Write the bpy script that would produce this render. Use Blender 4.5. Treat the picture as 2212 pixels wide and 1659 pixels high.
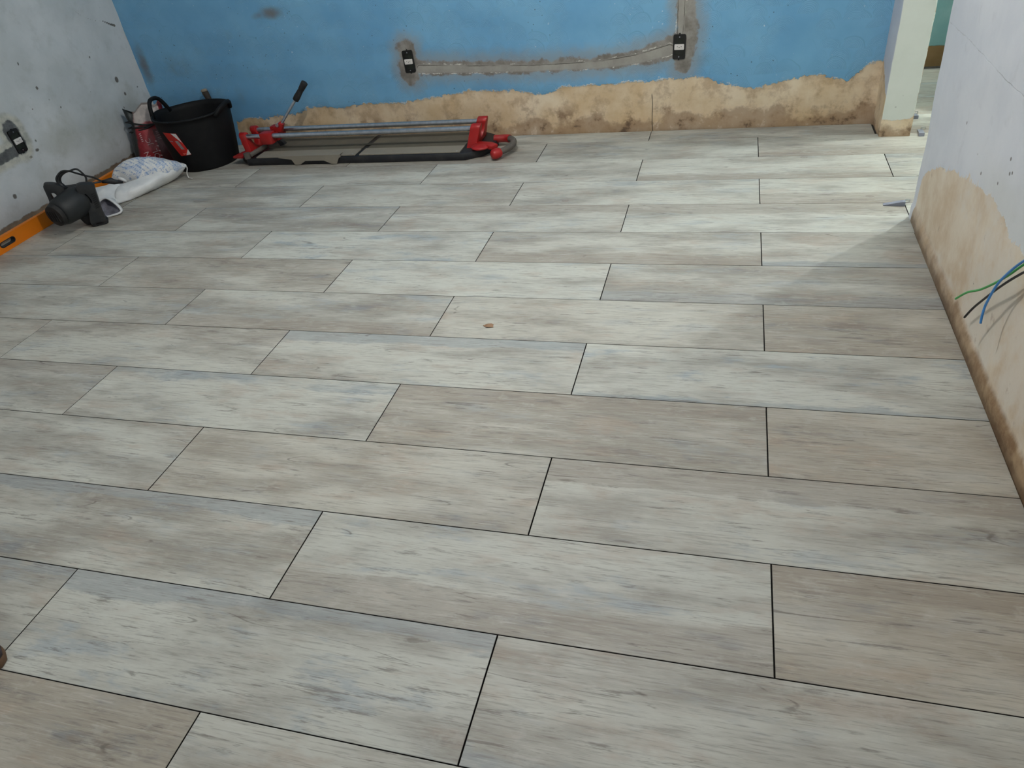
import bpy, bmesh, math, random
import numpy as np
from mathutils import Vector, Matrix, noise as mnoise
from mathutils.bvhtree import BVHTree

SC = bpy.context.scene
COL = SC.collection
for o in list(bpy.data.objects):
    bpy.data.objects.remove(o)
random.seed(7)

# ------------------------------------------------------------------ camera, world, lamps, exposure
LAMP_ROOM = (-1.05, 1.85, 2.58)
LAMP_HALL = (1.41, 3.655, 2.45)
P_ROOM, P_HALL, P_FILL = 79.0, 86.0, 16.0
EXPOSURE = 0.0

cam = bpy.data.cameras.new('camera')
cam.sensor_width = 36.0
cam.lens = 36.0 * 1568.1 / 2212.0
cam.clip_start = 0.02
camo = bpy.data.objects.new('camera', cam)
COL.objects.link(camo)
R = ((0.962, 0.2478, -0.1147), (0.0585, -0.5974, -0.7998), (-0.2667, 0.7627, -0.5892))
right, down, fwd = Vector(R[0]), Vector(R[1]), Vector(R[2])
m3 = Matrix((right, -down, -fwd)).transposed()
q = m3.to_quaternion().normalized()
camo.matrix_world = Matrix.Translation((-0.1582, -0.6169, 1.4368)) @ q.to_matrix().to_4x4()
SC.camera = camo

w = bpy.data.worlds.new('world')
SC.world = w
w.use_nodes = True
w.node_tree.nodes['Background'].inputs[0].default_value = (0.6, 0.68, 0.8, 1)
w.node_tree.nodes['Background'].inputs[1].default_value = 0.05

def point_lamp(name, loc, power, color, radius):
    l = bpy.data.lights.new(name, 'POINT')
    l.energy, l.color, l.shadow_soft_size = power, color, radius
    o = bpy.data.objects.new(name, l)
    o.location = loc
    COL.objects.link(o)

point_lamp('ceiling_bulb', LAMP_ROOM, P_ROOM, (1.0, 0.975, 0.93), 0.05)
point_lamp('hall_bulb', LAMP_HALL, P_HALL, (0.97, 1.0, 0.98), 0.03)
point_lamp('far_room_fill', (-0.1, 4.45, 2.3), 60.0, (1.0, 1.0, 0.97), 0.06)  # unseen lamp added to brighten the teal wall
# added cool fill light from behind the camera, no known source
al = bpy.data.lights.new('rear_fill', 'AREA')
al.shape, al.size, al.size_y, al.energy, al.color = 'RECTANGLE', 1.6, 1.2, P_FILL, (0.93, 0.97, 1.0)
alo = bpy.data.objects.new('rear_fill', al)
alo.location = (-0.9, -2.42, 1.65)
alo.rotation_euler = (math.radians(90), 0, 0)
COL.objects.link(alo)
alo.rotation_euler = (math.radians(-90), 0, math.radians(180))

SC.cycles.max_bounces, SC.cycles.diffuse_bounces, SC.cycles.glossy_bounces = 6, 3, 2
SC.cycles.caustics_reflective = SC.cycles.caustics_refractive = False

vs = SC.view_settings
SC.display_settings.display_device = 'sRGB'
vs.view_transform, vs.look, vs.exposure, vs.gamma = 'Standard', 'None', EXPOSURE, 1.0
vs.use_curve_mapping = False

# ------------------------------------------------------------------ node helper
class S:
    """a node socket with arithmetic"""
    def __init__(self, g, s): self.g, self.s = g, s
    def __add__(a, b): return a.g.m('ADD', a, b)
    def __radd__(a, b): return a.g.m('ADD', b, a)
    def __sub__(a, b): return a.g.m('SUBTRACT', a, b)
    def __rsub__(a, b): return a.g.m('SUBTRACT', b, a)
    def __mul__(a, b): return a.g.m('MULTIPLY', a, b)
    def __rmul__(a, b): return a.g.m('MULTIPLY', b, a)
    def __truediv__(a, b): return a.g.m('DIVIDE', a, b)

class G:
    def __init__(self, name):
        self.mat = bpy.data.materials.new(name)
        self.mat.use_nodes = True
        self.nt = self.mat.node_tree
        self.nt.nodes.clear()
        self.out = self.n('ShaderNodeOutputMaterial')
        self.bsdf = self.n('ShaderNodeBsdfPrincipled')
        self.nt.links.new(self.bsdf.outputs[0], self.out.inputs[0])
    def n(self, t): return self.nt.nodes.new(t)
    def put(self, sock, v):
        if isinstance(v, S): self.nt.links.new(v.s, sock)
        else:
            if isinstance(v, (tuple, list)) and len(v) == 3 and sock.type == 'RGBA': v = (*v, 1)
            sock.default_value = v
    def m(self, op, a, b=None, c=None, clamp=False):
        x = self.n('ShaderNodeMath'); x.operation = op; x.use_clamp = clamp
        for i, v in enumerate((a, b, c)):
            if v is not None: self.put(x.inputs[i], v)
        return S(self, x.outputs[0])
    def abs(self, a): return self.m('ABSOLUTE', a)
    def mx(self, a, b): return self.m('MAXIMUM', a, b)
    def mn(self, a, b): return self.m('MINIMUM', a, b)
    def step(self, a, lo, hi):
        """smoothstep from 0 at lo to 1 at hi (lo may exceed hi)"""
        x = self.n('ShaderNodeMapRange'); x.interpolation_type = 'SMOOTHSTEP'
        self.put(x.inputs['Value'], a)
        if lo <= hi:
            x.inputs[1].default_value, x.inputs[2].default_value = lo, hi
        else:
            x.inputs[1].default_value, x.inputs[2].default_value = hi, lo
            x.inputs[3].default_value, x.inputs[4].default_value = 1, 0
        return S(self, x.outputs[0])
    def obj(self): return S(self, self.n('ShaderNodeTexCoord').outputs['Object'])
    def pos(self): return S(self, self.n('ShaderNodeNewGeometry').outputs['Position'])
    def sep(self, v):
        x = self.n('ShaderNodeSeparateXYZ'); self.put(x.inputs[0], v)
        return [S(self, o) for o in x.outputs]
    def comb(self, x, y, z):
        c = self.n('ShaderNodeCombineXYZ')
        for i, v in enumerate((x, y, z)): self.put(c.inputs[i], v)
        return S(self, c.outputs[0])
    def noise(self, v, scale, detail=4, rough=0.55, dist=0.0, color=False):
        x = self.n('ShaderNodeTexNoise'); self.put(x.inputs['Vector'], v)
        x.inputs['Scale'].default_value, x.inputs['Detail'].default_value = scale, detail
        x.inputs['Roughness'].default_value, x.inputs['Distortion'].default_value = rough, dist
        return S(self, x.outputs[1 if color else 0])
    def white(self, v):
        x = self.n('ShaderNodeTexWhiteNoise'); x.noise_dimensions = '3D'; self.put(x.inputs['Vector'], v)
        return S(self, x.outputs['Value'])
    def voro(self, v, scale, rand=1.0):
        x = self.n('ShaderNodeTexVoronoi'); self.put(x.inputs['Vector'], v)
        x.inputs['Scale'].default_value = scale; x.inputs['Randomness'].default_value = rand
        return S(self, x.outputs['Distance']), S(self, x.outputs['Color'])
    def attr(self, name, kind='GEOMETRY'):
        x = self.n('ShaderNodeAttribute'); x.attribute_type = kind; x.attribute_name = name
        return S(self, x.outputs['Fac'])
    def mix(self, f, a, b, mode='MIX'):
        x = self.n('ShaderNodeMix'); x.data_type = 'RGBA'; x.blend_type = mode
        self.put(x.inputs[0], f); self.put(x.inputs[6], a); self.put(x.inputs[7], b)
        return S(self, x.outputs[2])
    def set(self, **kw):
        names = dict(color='Base Color', rough='Roughness', metal='Metallic', spec='Specular IOR Level',
                     coat='Coat Weight', sheen='Sheen Weight', alpha='Alpha', sub='Subsurface Weight',
                     trans='Transmission Weight')
        for k, v in kw.items(): self.put(self.bsdf.inputs[names[k]], v)
    def bump(self, h, strength=0.5, dist=0.002):
        b = self.n('ShaderNodeBump'); b.inputs['Strength'].default_value = strength
        b.inputs['Distance'].default_value = dist; self.put(b.inputs['Height'], h)
        self.nt.links.new(b.outputs[0], self.bsdf.inputs['Normal'])

def lin(r, g, b):
    f = lambda c: (c / 255 / 12.92) if c / 255 <= 0.04045 else ((c / 255 + 0.055) / 1.055) ** 2.4
    return (f(r), f(g), f(b))

def plain(name, rgb, rough=0.5, metal=0.0, spec=0.5, var=0.12, scale=14, bump=0.0, bscale=60):
    g = G(name)
    p = g.obj()
    n = g.noise(p, scale, 5)
    dark = tuple(c * (1 - var * 1.6) for c in rgb); lite = tuple(min(1, c * (1 + var)) for c in rgb)
    g.set(color=g.mix(g.step(n, 0.3, 0.7), dark, lite), rough=rough, metal=metal, spec=spec)
    if bump: g.bump(g.noise(p, bscale, 3), bump, 0.003)
    return g.mat

def dusty(name, rgb, dust=(0.36, 0.33, 0.29), amount=0.5, rough=0.6, spec=0.4, scale=9):
    """plastic or metal with dried dust lying on it in patches"""
    g = G(name)
    p = g.obj()
    n = g.noise(p, scale, 6, 0.65)
    f = g.step(n, 0.45, 0.8) * amount
    g.set(color=g.mix(f, rgb, dust), rough=rough, spec=spec)
    g.bump(g.noise(p, 90, 3), 0.15, 0.002)
    return g.mat

# ------------------------------------------------------------------ mesh helpers
def link(name, me, mat=None, parent=None, kind=None, smooth=False):
    o = bpy.data.objects.new(name, me)
    COL.objects.link(o)
    if mat is not None and not me.materials: me.materials.append(mat)
    if parent is not None:
        o.parent = parent
        o.matrix_parent_inverse = parent.matrix_world.inverted() if False else Matrix.Translation(-parent.location)
    if kind: o['kind'] = kind
    if smooth:
        for p in me.polygons: p.use_smooth = True
    return o

def obj(name, bm, mat, parent=None, kind=None, smooth=False, angle=None):
    bmesh.ops.recalc_face_normals(bm, faces=bm.faces[:])
    me = bpy.data.meshes.new(name)
    bm.to_mesh(me); bm.free()
    if angle is not None:
        for p in me.polygons: p.use_smooth = True
        me.set_sharp_from_angle(angle=math.radians(angle))
    return link(name, me, mat, parent, kind, smooth)

def thing(name, label, cat, loc=(0, 0, 0), group=None):
    o = bpy.data.objects.new(name, None)
    COL.objects.link(o)
    o.location = loc; o.empty_display_size = 0.05
    o['label'], o['category'] = label, cat
    if group: o['group'] = group
    return o

def tag(o, label, cat, group=None):
    o['label'], o['category'] = label, cat
    if group: o['group'] = group
    return o

def box(bm, lo, hi, bevel=0.0, seg=1, mat=None):
    r = bmesh.ops.create_cube(bm, size=1.0)
    vs_ = r['verts']
    c = [(a + b) / 2 for a, b in zip(lo, hi)]; d = [b - a for a, b in zip(lo, hi)]
    for v in vs_:
        v.co = Vector((c[0] + v.co.x * d[0], c[1] + v.co.y * d[1], c[2] + v.co.z * d[2]))
        if mat: v.co = mat @ v.co
    if bevel:
        es = list({e for v in vs_ for e in v.link_edges})
        bmesh.ops.bevel(bm, geom=es, offset=bevel, segments=seg, affect='EDGES', profile=0.5)
    return bm

def prism(bm, pts, fn0, fn1, bevel=0.0):
    """closed polygon pts swept from fn0(p) to fn1(p)"""
    a = [bm.verts.new(fn0(p)) for p in pts]; b = [bm.verts.new(fn1(p)) for p in pts]
    n = len(pts)
    fs = [bm.faces.new(a), bm.faces.new(b[::-1])]
    for i in range(n): fs.append(bm.faces.new((a[i], b[i], b[(i + 1) % n], a[(i + 1) % n])))
    bmesh.ops.recalc_face_normals(bm, faces=fs)
    if bevel:
        es = list({e for f in fs[:2] for e in f.edges})
        bmesh.ops.bevel(bm, geom=es, offset=bevel, segments=2, affect='EDGES', profile=0.5)
    return bm

def frame_of(t):
    t = t.normalized()
    u = t.cross(Vector((0, 0, 1)))
    if u.length < 1e-3: u = t.cross(Vector((1, 0, 0)))
    u.normalize()
    return u, t.cross(u).normalized()

def smooth_path(pts, sub=6, closed=False):
    P = [Vector(p) for p in pts]; out = []
    n = len(P)
    for i in range(n if closed else n - 1):
        if closed: p0, p1, p2, p3 = P[i - 1], P[i], P[(i + 1) % n], P[(i + 2) % n]
        else: p0, p1, p2, p3 = P[max(i - 1, 0)], P[i], P[i + 1], P[min(i + 2, n - 1)]
        for k in range(sub):
            t = k / sub
            out.append(0.5 * ((2 * p1) + (-p0 + p2) * t + (2 * p0 - 5 * p1 + 4 * p2 - p3) * t * t + (-p0 + 3 * p1 - 3 * p2 + p3) * t ** 3))
    if not closed: out.append(P[-1])
    return out

def tube(bm, path, rad, seg=10, closed=False, cap=True):
    """swept tube; rad is a number or a list per point"""
    path = [Vector(p) for p in path]; n = len(path)
    rr = rad if isinstance(rad, (list, tuple)) else [rad] * n
    rings = []; u = None
    for i, p in enumerate(path):
        if closed: t = path[(i + 1) % n] - path[i - 1]
        else: t = path[min(i + 1, n - 1)] - path[max(i - 1, 0)]
        t.normalize()
        if u is None: u, v = frame_of(t)
        else:
            u = (u - t * u.dot(t)).normalized(); v = t.cross(u)
        rings.append([bm.verts.new(p + rr[i] * (math.cos(a) * u + math.sin(a) * v)) for a in [2 * math.pi * k / seg for k in range(seg)]])
    for i in range(n if closed else n - 1):
        A, B = rings[i], rings[(i + 1) % n]
        for k in range(seg): bm.faces.new((A[k], A[(k + 1) % seg], B[(k + 1) % seg], B[k]))
    if cap and not closed:
        bm.faces.new(rings[0][::-1]); bm.faces.new(rings[-1])
    return bm

def cyl(bm, a, b, r, seg=20, r2=None):
    return tube(bm, [a, b], [r, r if r2 is None else r2], seg)

def loft(bm, rings, cap=True):
    rows = [[bm.verts.new(p) for p in ring] for ring in rings]
    n = len(rows[0])
    for A, B in zip(rows, rows[1:]):
        for k in range(n): bm.faces.new((A[k], A[(k + 1) % n], B[(k + 1) % n], B[k]))
    if cap:
        bm.faces.new(rows[0][::-1]); bm.faces.new(rows[-1])
    return bm

def plate_with_hole(bm, outer, inner, fn0, fn1):
    """flat plate outlined by outer with a hole inner, swept from fn0 to fn1"""
    for fn in (fn0, fn1):
        edges = []
        for loop in (outer, inner):
            vs_ = [bm.verts.new(fn(p)) for p in loop]
            edges += [bm.edges.new((vs_[i], vs_[(i + 1) % len(vs_)])) for i in range(len(vs_))]
        bmesh.ops.triangle_fill(bm, use_beauty=True, edges=edges)
    bm.verts.ensure_lookup_table()
    no, ni = len(outer), len(inner); h = no + ni
    V = bm.verts
    for base, n in ((0, no), (no, ni)):
        for i in range(n):
            j = (i + 1) % n
            bm.faces.new((V[base + i], V[base + j], V[h + base + j], V[h + base + i]))
    return bm

def stadium(cx, cy, hl, r, seg=8):
    pts = []
    for k in range(seg + 1):
        a = -math.pi / 2 + math.pi * k / seg
        pts.append((cx + hl + r * math.cos(a), cy + r * math.sin(a)))
    for k in range(seg + 1):
        a = math.pi / 2 + math.pi * k / seg
        pts.append((cx - hl + r * math.cos(a), cy + r * math.sin(a)))
    return pts

def rrect(cx, cy, hx, hy, r, seg=5):
    pts = []
    for sx, sy, a0 in ((1, -1, -90), (1, 1, 0), (-1, 1, 90), (-1, -1, 180)):
        for k in range(seg + 1):
            a = math.radians(a0 + 90 * k / seg)
            pts.append((cx + sx * (hx - r) + r * math.cos(a), cy + sy * (hy - r) + r * math.sin(a)))
    return pts

def grid_wall(name, fn, us, vs_, attrs, mat, kind='structure', parent=None):
    """dense sheet: fn(U, V) -> xyz arrays, attrs {name: array}"""
    U, V = np.meshgrid(us, vs_)
    X, Y, Z = fn(U, V)
    co = np.stack([X.ravel(), Y.ravel(), Z.ravel()], 1).astype(np.float32)
    nu, nv = len(us), len(vs_)
    i = (np.arange(nv - 1)[:, None] * nu + np.arange(nu - 1)[None, :]).ravel()
    f = np.stack([i, i + 1, i + nu + 1, i + nu], 1).astype(np.int32)
    me = bpy.data.meshes.new(name)
    me.vertices.add(len(co)); me.vertices.foreach_set('co', co.ravel())
    me.loops.add(f.size); me.loops.foreach_set('vertex_index', f.ravel())
    me.polygons.add(len(f)); me.polygons.foreach_set('loop_start', np.arange(0, f.size, 4, dtype=np.int32))
    me.polygons.foreach_set('use_smooth', np.ones(len(f), bool))
    me.update(); me.validate()
    for k, a in attrs(U, V).items():
        at = me.attributes.new(k, 'FLOAT', 'POINT')
        at.data.foreach_set('value', a.ravel().astype(np.float32))
    return link(name, me, mat, parent, kind)

def seg_dist(U, V, pts):
    """distance to a polyline minus its interpolated half width"""
    d = np.full(U.shape, 9.0)
    for (x0, y0, w0), (x1, y1, w1) in zip(pts, pts[1:]):
        dx, dy = x1 - x0, y1 - y0
        t = np.clip(((U - x0) * dx + (V - y0) * dy) / (dx * dx + dy * dy + 1e-9), 0, 1)
        d = np.minimum(d, np.hypot(U - x0 - t * dx, V - y0 - t * dy) - (w0 + t * (w1 - w0)))
    return d

def gauss(U, V, spots):
    a = np.zeros(U.shape)
    for x, y, sx, sy, s in spots: a = np.maximum(a, s * np.exp(-((U - x) / sx) ** 2 - ((V - y) / sy) ** 2))
    return a

# ------------------------------------------------------------------ wall materials
def tan_render(g, p, z, low=0.12):
    """bare sandy render with damp brown patches near the floor"""
    n1 = g.noise(p, 3.2, 6, 0.62); n2 = g.noise(p, 11, 7, 0.65); n3 = g.noise(p, 45, 4, 0.6)
    c = g.mix(g.step(n1, 0.35, 0.68), lin(212, 186, 148), lin(236, 220, 194))
    c = g.mix(g.step(n2, 0.45, 0.66) * 0.55, c, lin(164, 134, 102))
    damp = g.step(z - (n1 - 0.5) * 0.45 - (n2 - 0.5) * 0.16, low - 0.01, low - 0.06)
    c = g.mix(damp * 0.62, c, lin(146, 116, 90))
    c = g.mix(g.step(n2, 0.56, 0.68) * g.step(z, 0.17, 0.03) * 0.8, c, lin(96, 80, 66))
    c = g.mix(g.step(n2, 0.42, 0.32) * g.step(z, 0.15, 0.02) * 0.75, c, lin(222, 205, 184))
    c = g.mix(g.step(n3, 0.68, 0.76) * 0.35, c, lin(110, 88, 66))
    return c, n2 + n3 * 0.5

def mat_back():
    g = G('blue_plaster')
    p = g.pos(); x, y, z = g.sep(p)
    # base blue, with hand pulled fan marks
    n1 = g.noise(p, 2.2, 5, 0.6); n2 = g.noise(p, 14, 6, 0.65)
    blue = g.mix(g.step(n1, 0.3, 0.7), lin(108, 166, 208), lin(126, 182, 218))
    blue = g.mix(g.step(n2, 0.55, 0.8) * 0.25, blue, lin(110, 165, 200))
    warp = g.noise(p, 3.0, 2); warp2 = g.noise(g.comb(x + 7.3, z, y), 5.0, 2)
    fan = None; fmask = None
    H, Wd = 0.095, 0.12
    for off in (0.0, 0.5):
        zz = z + warp * 0.07 + off * H * 0.0
        row = g.m('FLOOR', zz / H + off)
        fz = (zz / H + off - row) * H
        shift = g.white(g.comb(row, 3.1 + off, 0.0))
        xx = x + shift * Wd + warp2 * 0.10
        col = g.m('FLOOR', xx / Wd)
        rj = g.white(g.comb(col, row, 1.0 + off))
        fx = (xx / Wd - col - 0.5) * Wd + (rj - 0.5) * 0.03
        fz2 = fz + 0.004 + rj * 0.012
        d = g.m('SQRT', fx * fx + fz2 * fz2 * 0.8)
        rad = 0.047 + rj * 0.022
        mk = g.step(d - rad, 0.0, -0.004) * g.step(rj, 0.05, 0.45)
        rings = g.m('SINE', d * (2 * math.pi / 0.0068)) * mk
        edge = g.step(g.abs(d - rad), 0.004, 0.0) * g.step(rj, 0.3, 0.9)
        if fan is None: fan, fmask, fedge = rings, mk, edge
        else:
            inv = 1.0 - mk
            fan = fan * inv + rings; fedge = fedge * inv + edge
    vis = g.step(g.noise(p, 2.6, 1), 0.30, 0.50)
    fan = fan * vis
    blue = g.mix(g.step(fan, 0.1, 0.9) * 0.26, blue, lin(150, 192, 218))
    blue = g.mix(g.step(fan, -0.1, -0.9) * 0.13, blue, lin(50, 108, 150))
    blue = g.mix(fedge * 0.2 * g.step(n1, 0.4, 0.6), blue, lin(30, 80, 120))
    # grime and cement haze on the paint
    grime = g.attr('grime'); chase = g.attr('chase'); chan = g.attr('channel')
    blue = g.mix(g.m('MULTIPLY', g.step(grime + (n2 - 0.5) * 0.5, 0.22, 0.9), 0.85, clamp=True), blue, lin(112, 106, 96))
    sp, sc_ = g.voro(g.comb(x, z, 0.0), 26.0)
    blue = g.mix(g.step(sp, 0.11, 0.05) * g.step(g.noise(p, 3.0, 1), 0.55, 0.62) * 0.8, blue, lin(44, 66, 88))
    blue = g.mix(g.step(g.noise(p, 55, 2), 0.74, 0.78) * 0.8, blue, lin(208, 224, 234))
    haze = g.step(chase + (n2 - 0.5) * 0.09, 0.085, 0.0)
    blue = g.mix(haze * 0.6, blue, lin(150, 152, 152))
    # cement chase
    nc = g.noise(p, 9, 6, 0.65); nf = g.noise(p, 38, 5, 0.7)
    cem = g.mix(g.step(nc, 0.3, 0.7), lin(112, 106, 100), lin(160, 157, 150))
    cem = g.mix(g.step(nf, 0.62, 0.74) * 0.5, cem, lin(96, 92, 86))
    inch = g.step(chan + (nc - 0.5) * 0.012, 0.004, -0.006)
    cem = g.mix(inch * 0.5, cem, lin(176, 174, 166))
    cd = chase + (nc - 0.5) * 0.10 + (nf - 0.5) * 0.03
    cf = g.step(cd, 0.004, -0.012)
    c = g.mix(cf, blue, cem)
    lip = g.step(g.abs(chan - 0.003 + (nf - 0.5) * 0.022), 0.0038, 0.0008) * g.step(g.noise(p, 17, 4, 0.75), 0.50, 0.60)
    c = g.mix(lip * 0.9, c, lin(226, 224, 216))
    groove = g.step(g.abs(chan + 0.006 + (nf - 0.5) * 0.008), 0.003, 0.0005) * g.step(z - g.attr('chanz'), 0.0, 0.01) * g.step(g.noise(p, 5, 3), 0.42, 0.55)
    c = g.mix(groove * 0.75, c, lin(66, 60, 54))
    # bare render below the ragged edge
    tan, th = tan_render(g, p, z)
    pe = g.attr('peel') + (g.noise(p, 15, 6, 0.75) - 0.5) * 0.085 + (nf - 0.5) * 0.035
    pf = g.step(pe, 0.001, -0.001)
    c = g.mix(pf, c, tan)
    rim = g.step(g.abs(pe - 0.004), 0.0045, 0.0015) * g.step(g.noise(p, 8, 4, 0.6), 0.47, 0.6)
    c = g.mix(rim * 0.85, c, lin(228, 226, 220))
    scr = g.step(g.noise(g.comb(x * 8, z * 60, y), 1.6, 4, 0.7), 0.68, 0.73) * g.step(pe, 0.05, 0.0) * g.step(pe, -0.004, 0.004)
    c = g.mix(scr * 0.8, c, lin(220, 226, 230))
    crack = g.step(g.abs(x + 0.597 + (g.noise(p, 9, 3) - 0.5) * 0.012), 0.0026, 0.0012) * g.step(z, 0.215, 0.2)
    c = g.mix(crack * 0.9, c, lin(52, 44, 38))
    g.set(color=c, rough=g.mix(pf, (0.55,) * 3, (0.9,) * 3), spec=0.3)
    h = pf * -1.6 + fan * 0.13 * (1.0 - pf) * (1.0 - cf) + (nf - 0.5) * 0.5 * cf + th * 0.35 * pf + n2 * 0.2 - groove * 0.8 - crack * 1.5
    g.bump(h, 0.75, 0.0035)
    return g.mat

def mat_left():
    g = G('scuffed_grey_wall')
    p = g.pos(); x, y, z = g.sep(p)
    n1 = g.noise(p, 2.0, 6, 0.6); n2 = g.noise(p, 13, 7, 0.65); nf = g.noise(p, 48, 4, 0.65)
    c = g.mix(g.step(n1, 0.35, 0.65), lin(190, 196, 198), lin(210, 214, 216))
    c = g.mix(g.step(n2, 0.5, 0.75) * 0.35, c, lin(168, 174, 172))
    st = g.attr('stain')
    c = g.mix(g.step(st + (n2 - 0.5) * 0.5, 0.2, 0.9) * 0.6, c, lin(156, 158, 146))
    c = g.mix(g.step(nf, 0.66, 0.74) * g.step(n1, 0.42, 0.6) * 0.4, c, lin(140, 146, 144))
    d, vc = g.voro(g.comb(y, z, 0.0), 15.0)
    c = g.mix(g.step(d, 0.085, 0.05) * g.step(g.noise(p, 2.7, 2), 0.54, 0.6) * 0.8, c, lin(84, 80, 74))
    mk = g.attr('mark') + (nf - 0.5) * 0.35
    c = g.mix(g.step(mk, 0.40, 0.62) * 0.85, c, lin(72, 66, 58))
    # cement patch round the socket box
    pt = g.attr('patch'); pe = pt + (n2 - 0.5) * 0.05
    pale = g.step(pe, 0.05, 0.02)
    c = g.mix(pale * 0.75, c, g.mix(g.step(n2, 0.35, 0.65), lin(150, 150, 138), lin(204, 202, 186)))
    cem = g.step(pe, 0.004, -0.006)
    c = g.mix(cem, c, g.mix(g.step(n2, 0.3, 0.7), lin(70, 72, 74), lin(118, 122, 122)))
    # brown strip at the foot
    b = g.step(z - 0.074 + (n2 - 0.5) * 0.05 + (y - 3.0) * -0.012, 0.004, -0.004)
    c = g.mix(b, c, g.mix(g.step(n2, 0.35, 0.68), lin(112, 88, 70), lin(150, 124, 100)))
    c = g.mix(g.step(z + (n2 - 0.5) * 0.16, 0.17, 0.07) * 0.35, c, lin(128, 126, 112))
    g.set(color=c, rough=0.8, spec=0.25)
    g.bump(n2 * 0.4 + nf * 0.25 - g.step(mk, 0.4, 0.62) - cem * 0.6 - b * 0.8, 0.6, 0.003)
    return g.mat

def mat_right():
    g = G('pale_wall_with_bare_render')
    p = g.pos(); x, y, z = g.sep(p)
    n1 = g.noise(p, 2.1, 6, 0.6); n2 = g.noise(p, 13, 7, 0.65); nf = g.noise(p, 48, 4, 0.65)
    c = g.mix(g.step(n1, 0.35, 0.65), lin(216, 219, 225), lin(228, 230, 234))
    c = g.mix(g.step(n2, 0.55, 0.78) * 0.25, c, lin(186, 188, 192))
    c = g.mix(g.step(z + (n1 - 0.5) * 0.2, 0.62, 0.48) * g.step(y, 2.0, 1.6) * 0.35, c, lin(212, 212, 200))
    d, vc = g.voro(g.comb(y, z, 0.0), 13.0)
    c = g.mix(g.step(d, 0.09, 0.05) * g.step(g.noise(p, 2.2, 2), 0.50, 0.56) * 0.8, c, lin(96, 90, 82))
    crk = g.step(g.abs(z - 0.745 + (g.noise(p, 4, 5, 0.7) - 0.5) * 0.03), 0.0022, 0.0006) * g.step(y, 1.3, 1.5)
    c = g.mix(crk * g.step(n2, 0.46, 0.62) * 0.3, c, lin(140, 136, 132))
    # knife nicks pointing up from the ragged edge
    nick = (g.noise(g.comb(y * 40, z * 5 + y * 4, 0.0), 1.6, 3, 0.7) - 0.5) * 0.13
    pe = g.attr('peel') + (g.noise(p, 12, 6, 0.75) - 0.5) * 0.075 - g.mx(nick, 0.006)
    pf = g.step(pe, 0.002, -0.002)
    t1 = g.noise(g.comb(x, y * 1.0, z * 0.8), 5.0, 6, 0.66)
    tan = g.mix(g.step(t1, 0.33, 0.66), lin(214, 192, 164), lin(233, 220, 200))
    tan = g.mix(g.step(n1 + (n2 - 0.5) * 0.3, 0.50, 0.62) * 0.6, tan, lin(230, 222, 210))
    tan = g.mix(g.step(n2, 0.62, 0.75) * 0.5, tan, lin(158, 132, 106))
    tan = g.mix(g.step(nf, 0.70, 0.75) * g.step(n1, 0.5, 0.6) * 0.8, tan, lin(84, 64, 46))
    base = g.step(z - 0.066 + (n2 - 0.5) * 0.03, 0.016, -0.012)
    brown = g.mix(g.step(n2, 0.35, 0.68), lin(136, 108, 80), lin(178, 152, 120))
    tan = g.mix(base * g.m('SUBTRACT', 1.0, g.step(y, 1.2, 2.5) * 0.45), tan, brown)
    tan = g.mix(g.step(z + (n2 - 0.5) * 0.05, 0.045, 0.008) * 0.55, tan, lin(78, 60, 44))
    c = g.mix(pf, c, tan)
    rim = g.step(g.abs(pe - 0.003), 0.004, 0.001) * g.step(n1, 0.5, 0.62)
    c = g.mix(rim * 0.8, c, lin(232, 230, 226))
    g.set(color=c, rough=0.82, spec=0.25)
    g.bump(n2 * 0.35 + nf * 0.25 - pf * 1.3 - crk * 0.3, 0.6, 0.0035)
    return g.mat

def mat_pillar():
    g = G('pale_green_jamb')
    p = g.pos(); x, y, z = g.sep(p)
    nrm = g.n('ShaderNodeNewGeometry'); nx, ny, nz = g.sep(S(g, nrm.outputs['Normal']))
    n1 = g.noise(p, 3, 5); n2 = g.noise(p, 16, 6, 0.65); nf = g.noise(p, 50, 4)
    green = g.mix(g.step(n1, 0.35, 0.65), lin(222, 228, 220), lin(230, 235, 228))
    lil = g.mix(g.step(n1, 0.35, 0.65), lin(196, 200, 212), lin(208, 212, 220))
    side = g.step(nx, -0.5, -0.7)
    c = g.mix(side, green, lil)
    d, vc = g.voro(g.comb(x + y, z, 0.0), 22.0)
    c = g.mix(g.step(d, 0.13, 0.07) * g.step(z, 0.32, 0.18) * g.step(g.noise(p, 6, 2), 0.48, 0.55) * 0.8, c, lin(90, 86, 78))
    lim = 0.088 + side * (0.11 + (y - 3.565) * 0.55)
    pe = z - lim + (n2 - 0.5) * 0.05 - g.step(x, 0.735, 0.757) * 0.02
    pf = g.step(pe, 0.002, -0.002)
    tan, th = tan_render(g, p, z, 0.05)
    c = g.mix(pf, c, tan)
    c = g.mix(g.step(g.abs(pe - 0.003), 0.004, 0.001) * 0.6, c, lin(230, 228, 222))
    ed = g.mx(g.step(g.abs(x - 0.755), 0.005, 0.001), 0.0) * g.step(n2, 0.47, 0.55)
    c = g.mix(ed * 0.7, c, lin(180, 150, 116))
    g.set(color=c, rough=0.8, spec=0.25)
    g.bump(n2 * 0.4 - pf * 1.2, 0.5, 0.003)
    return g.mat

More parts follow.
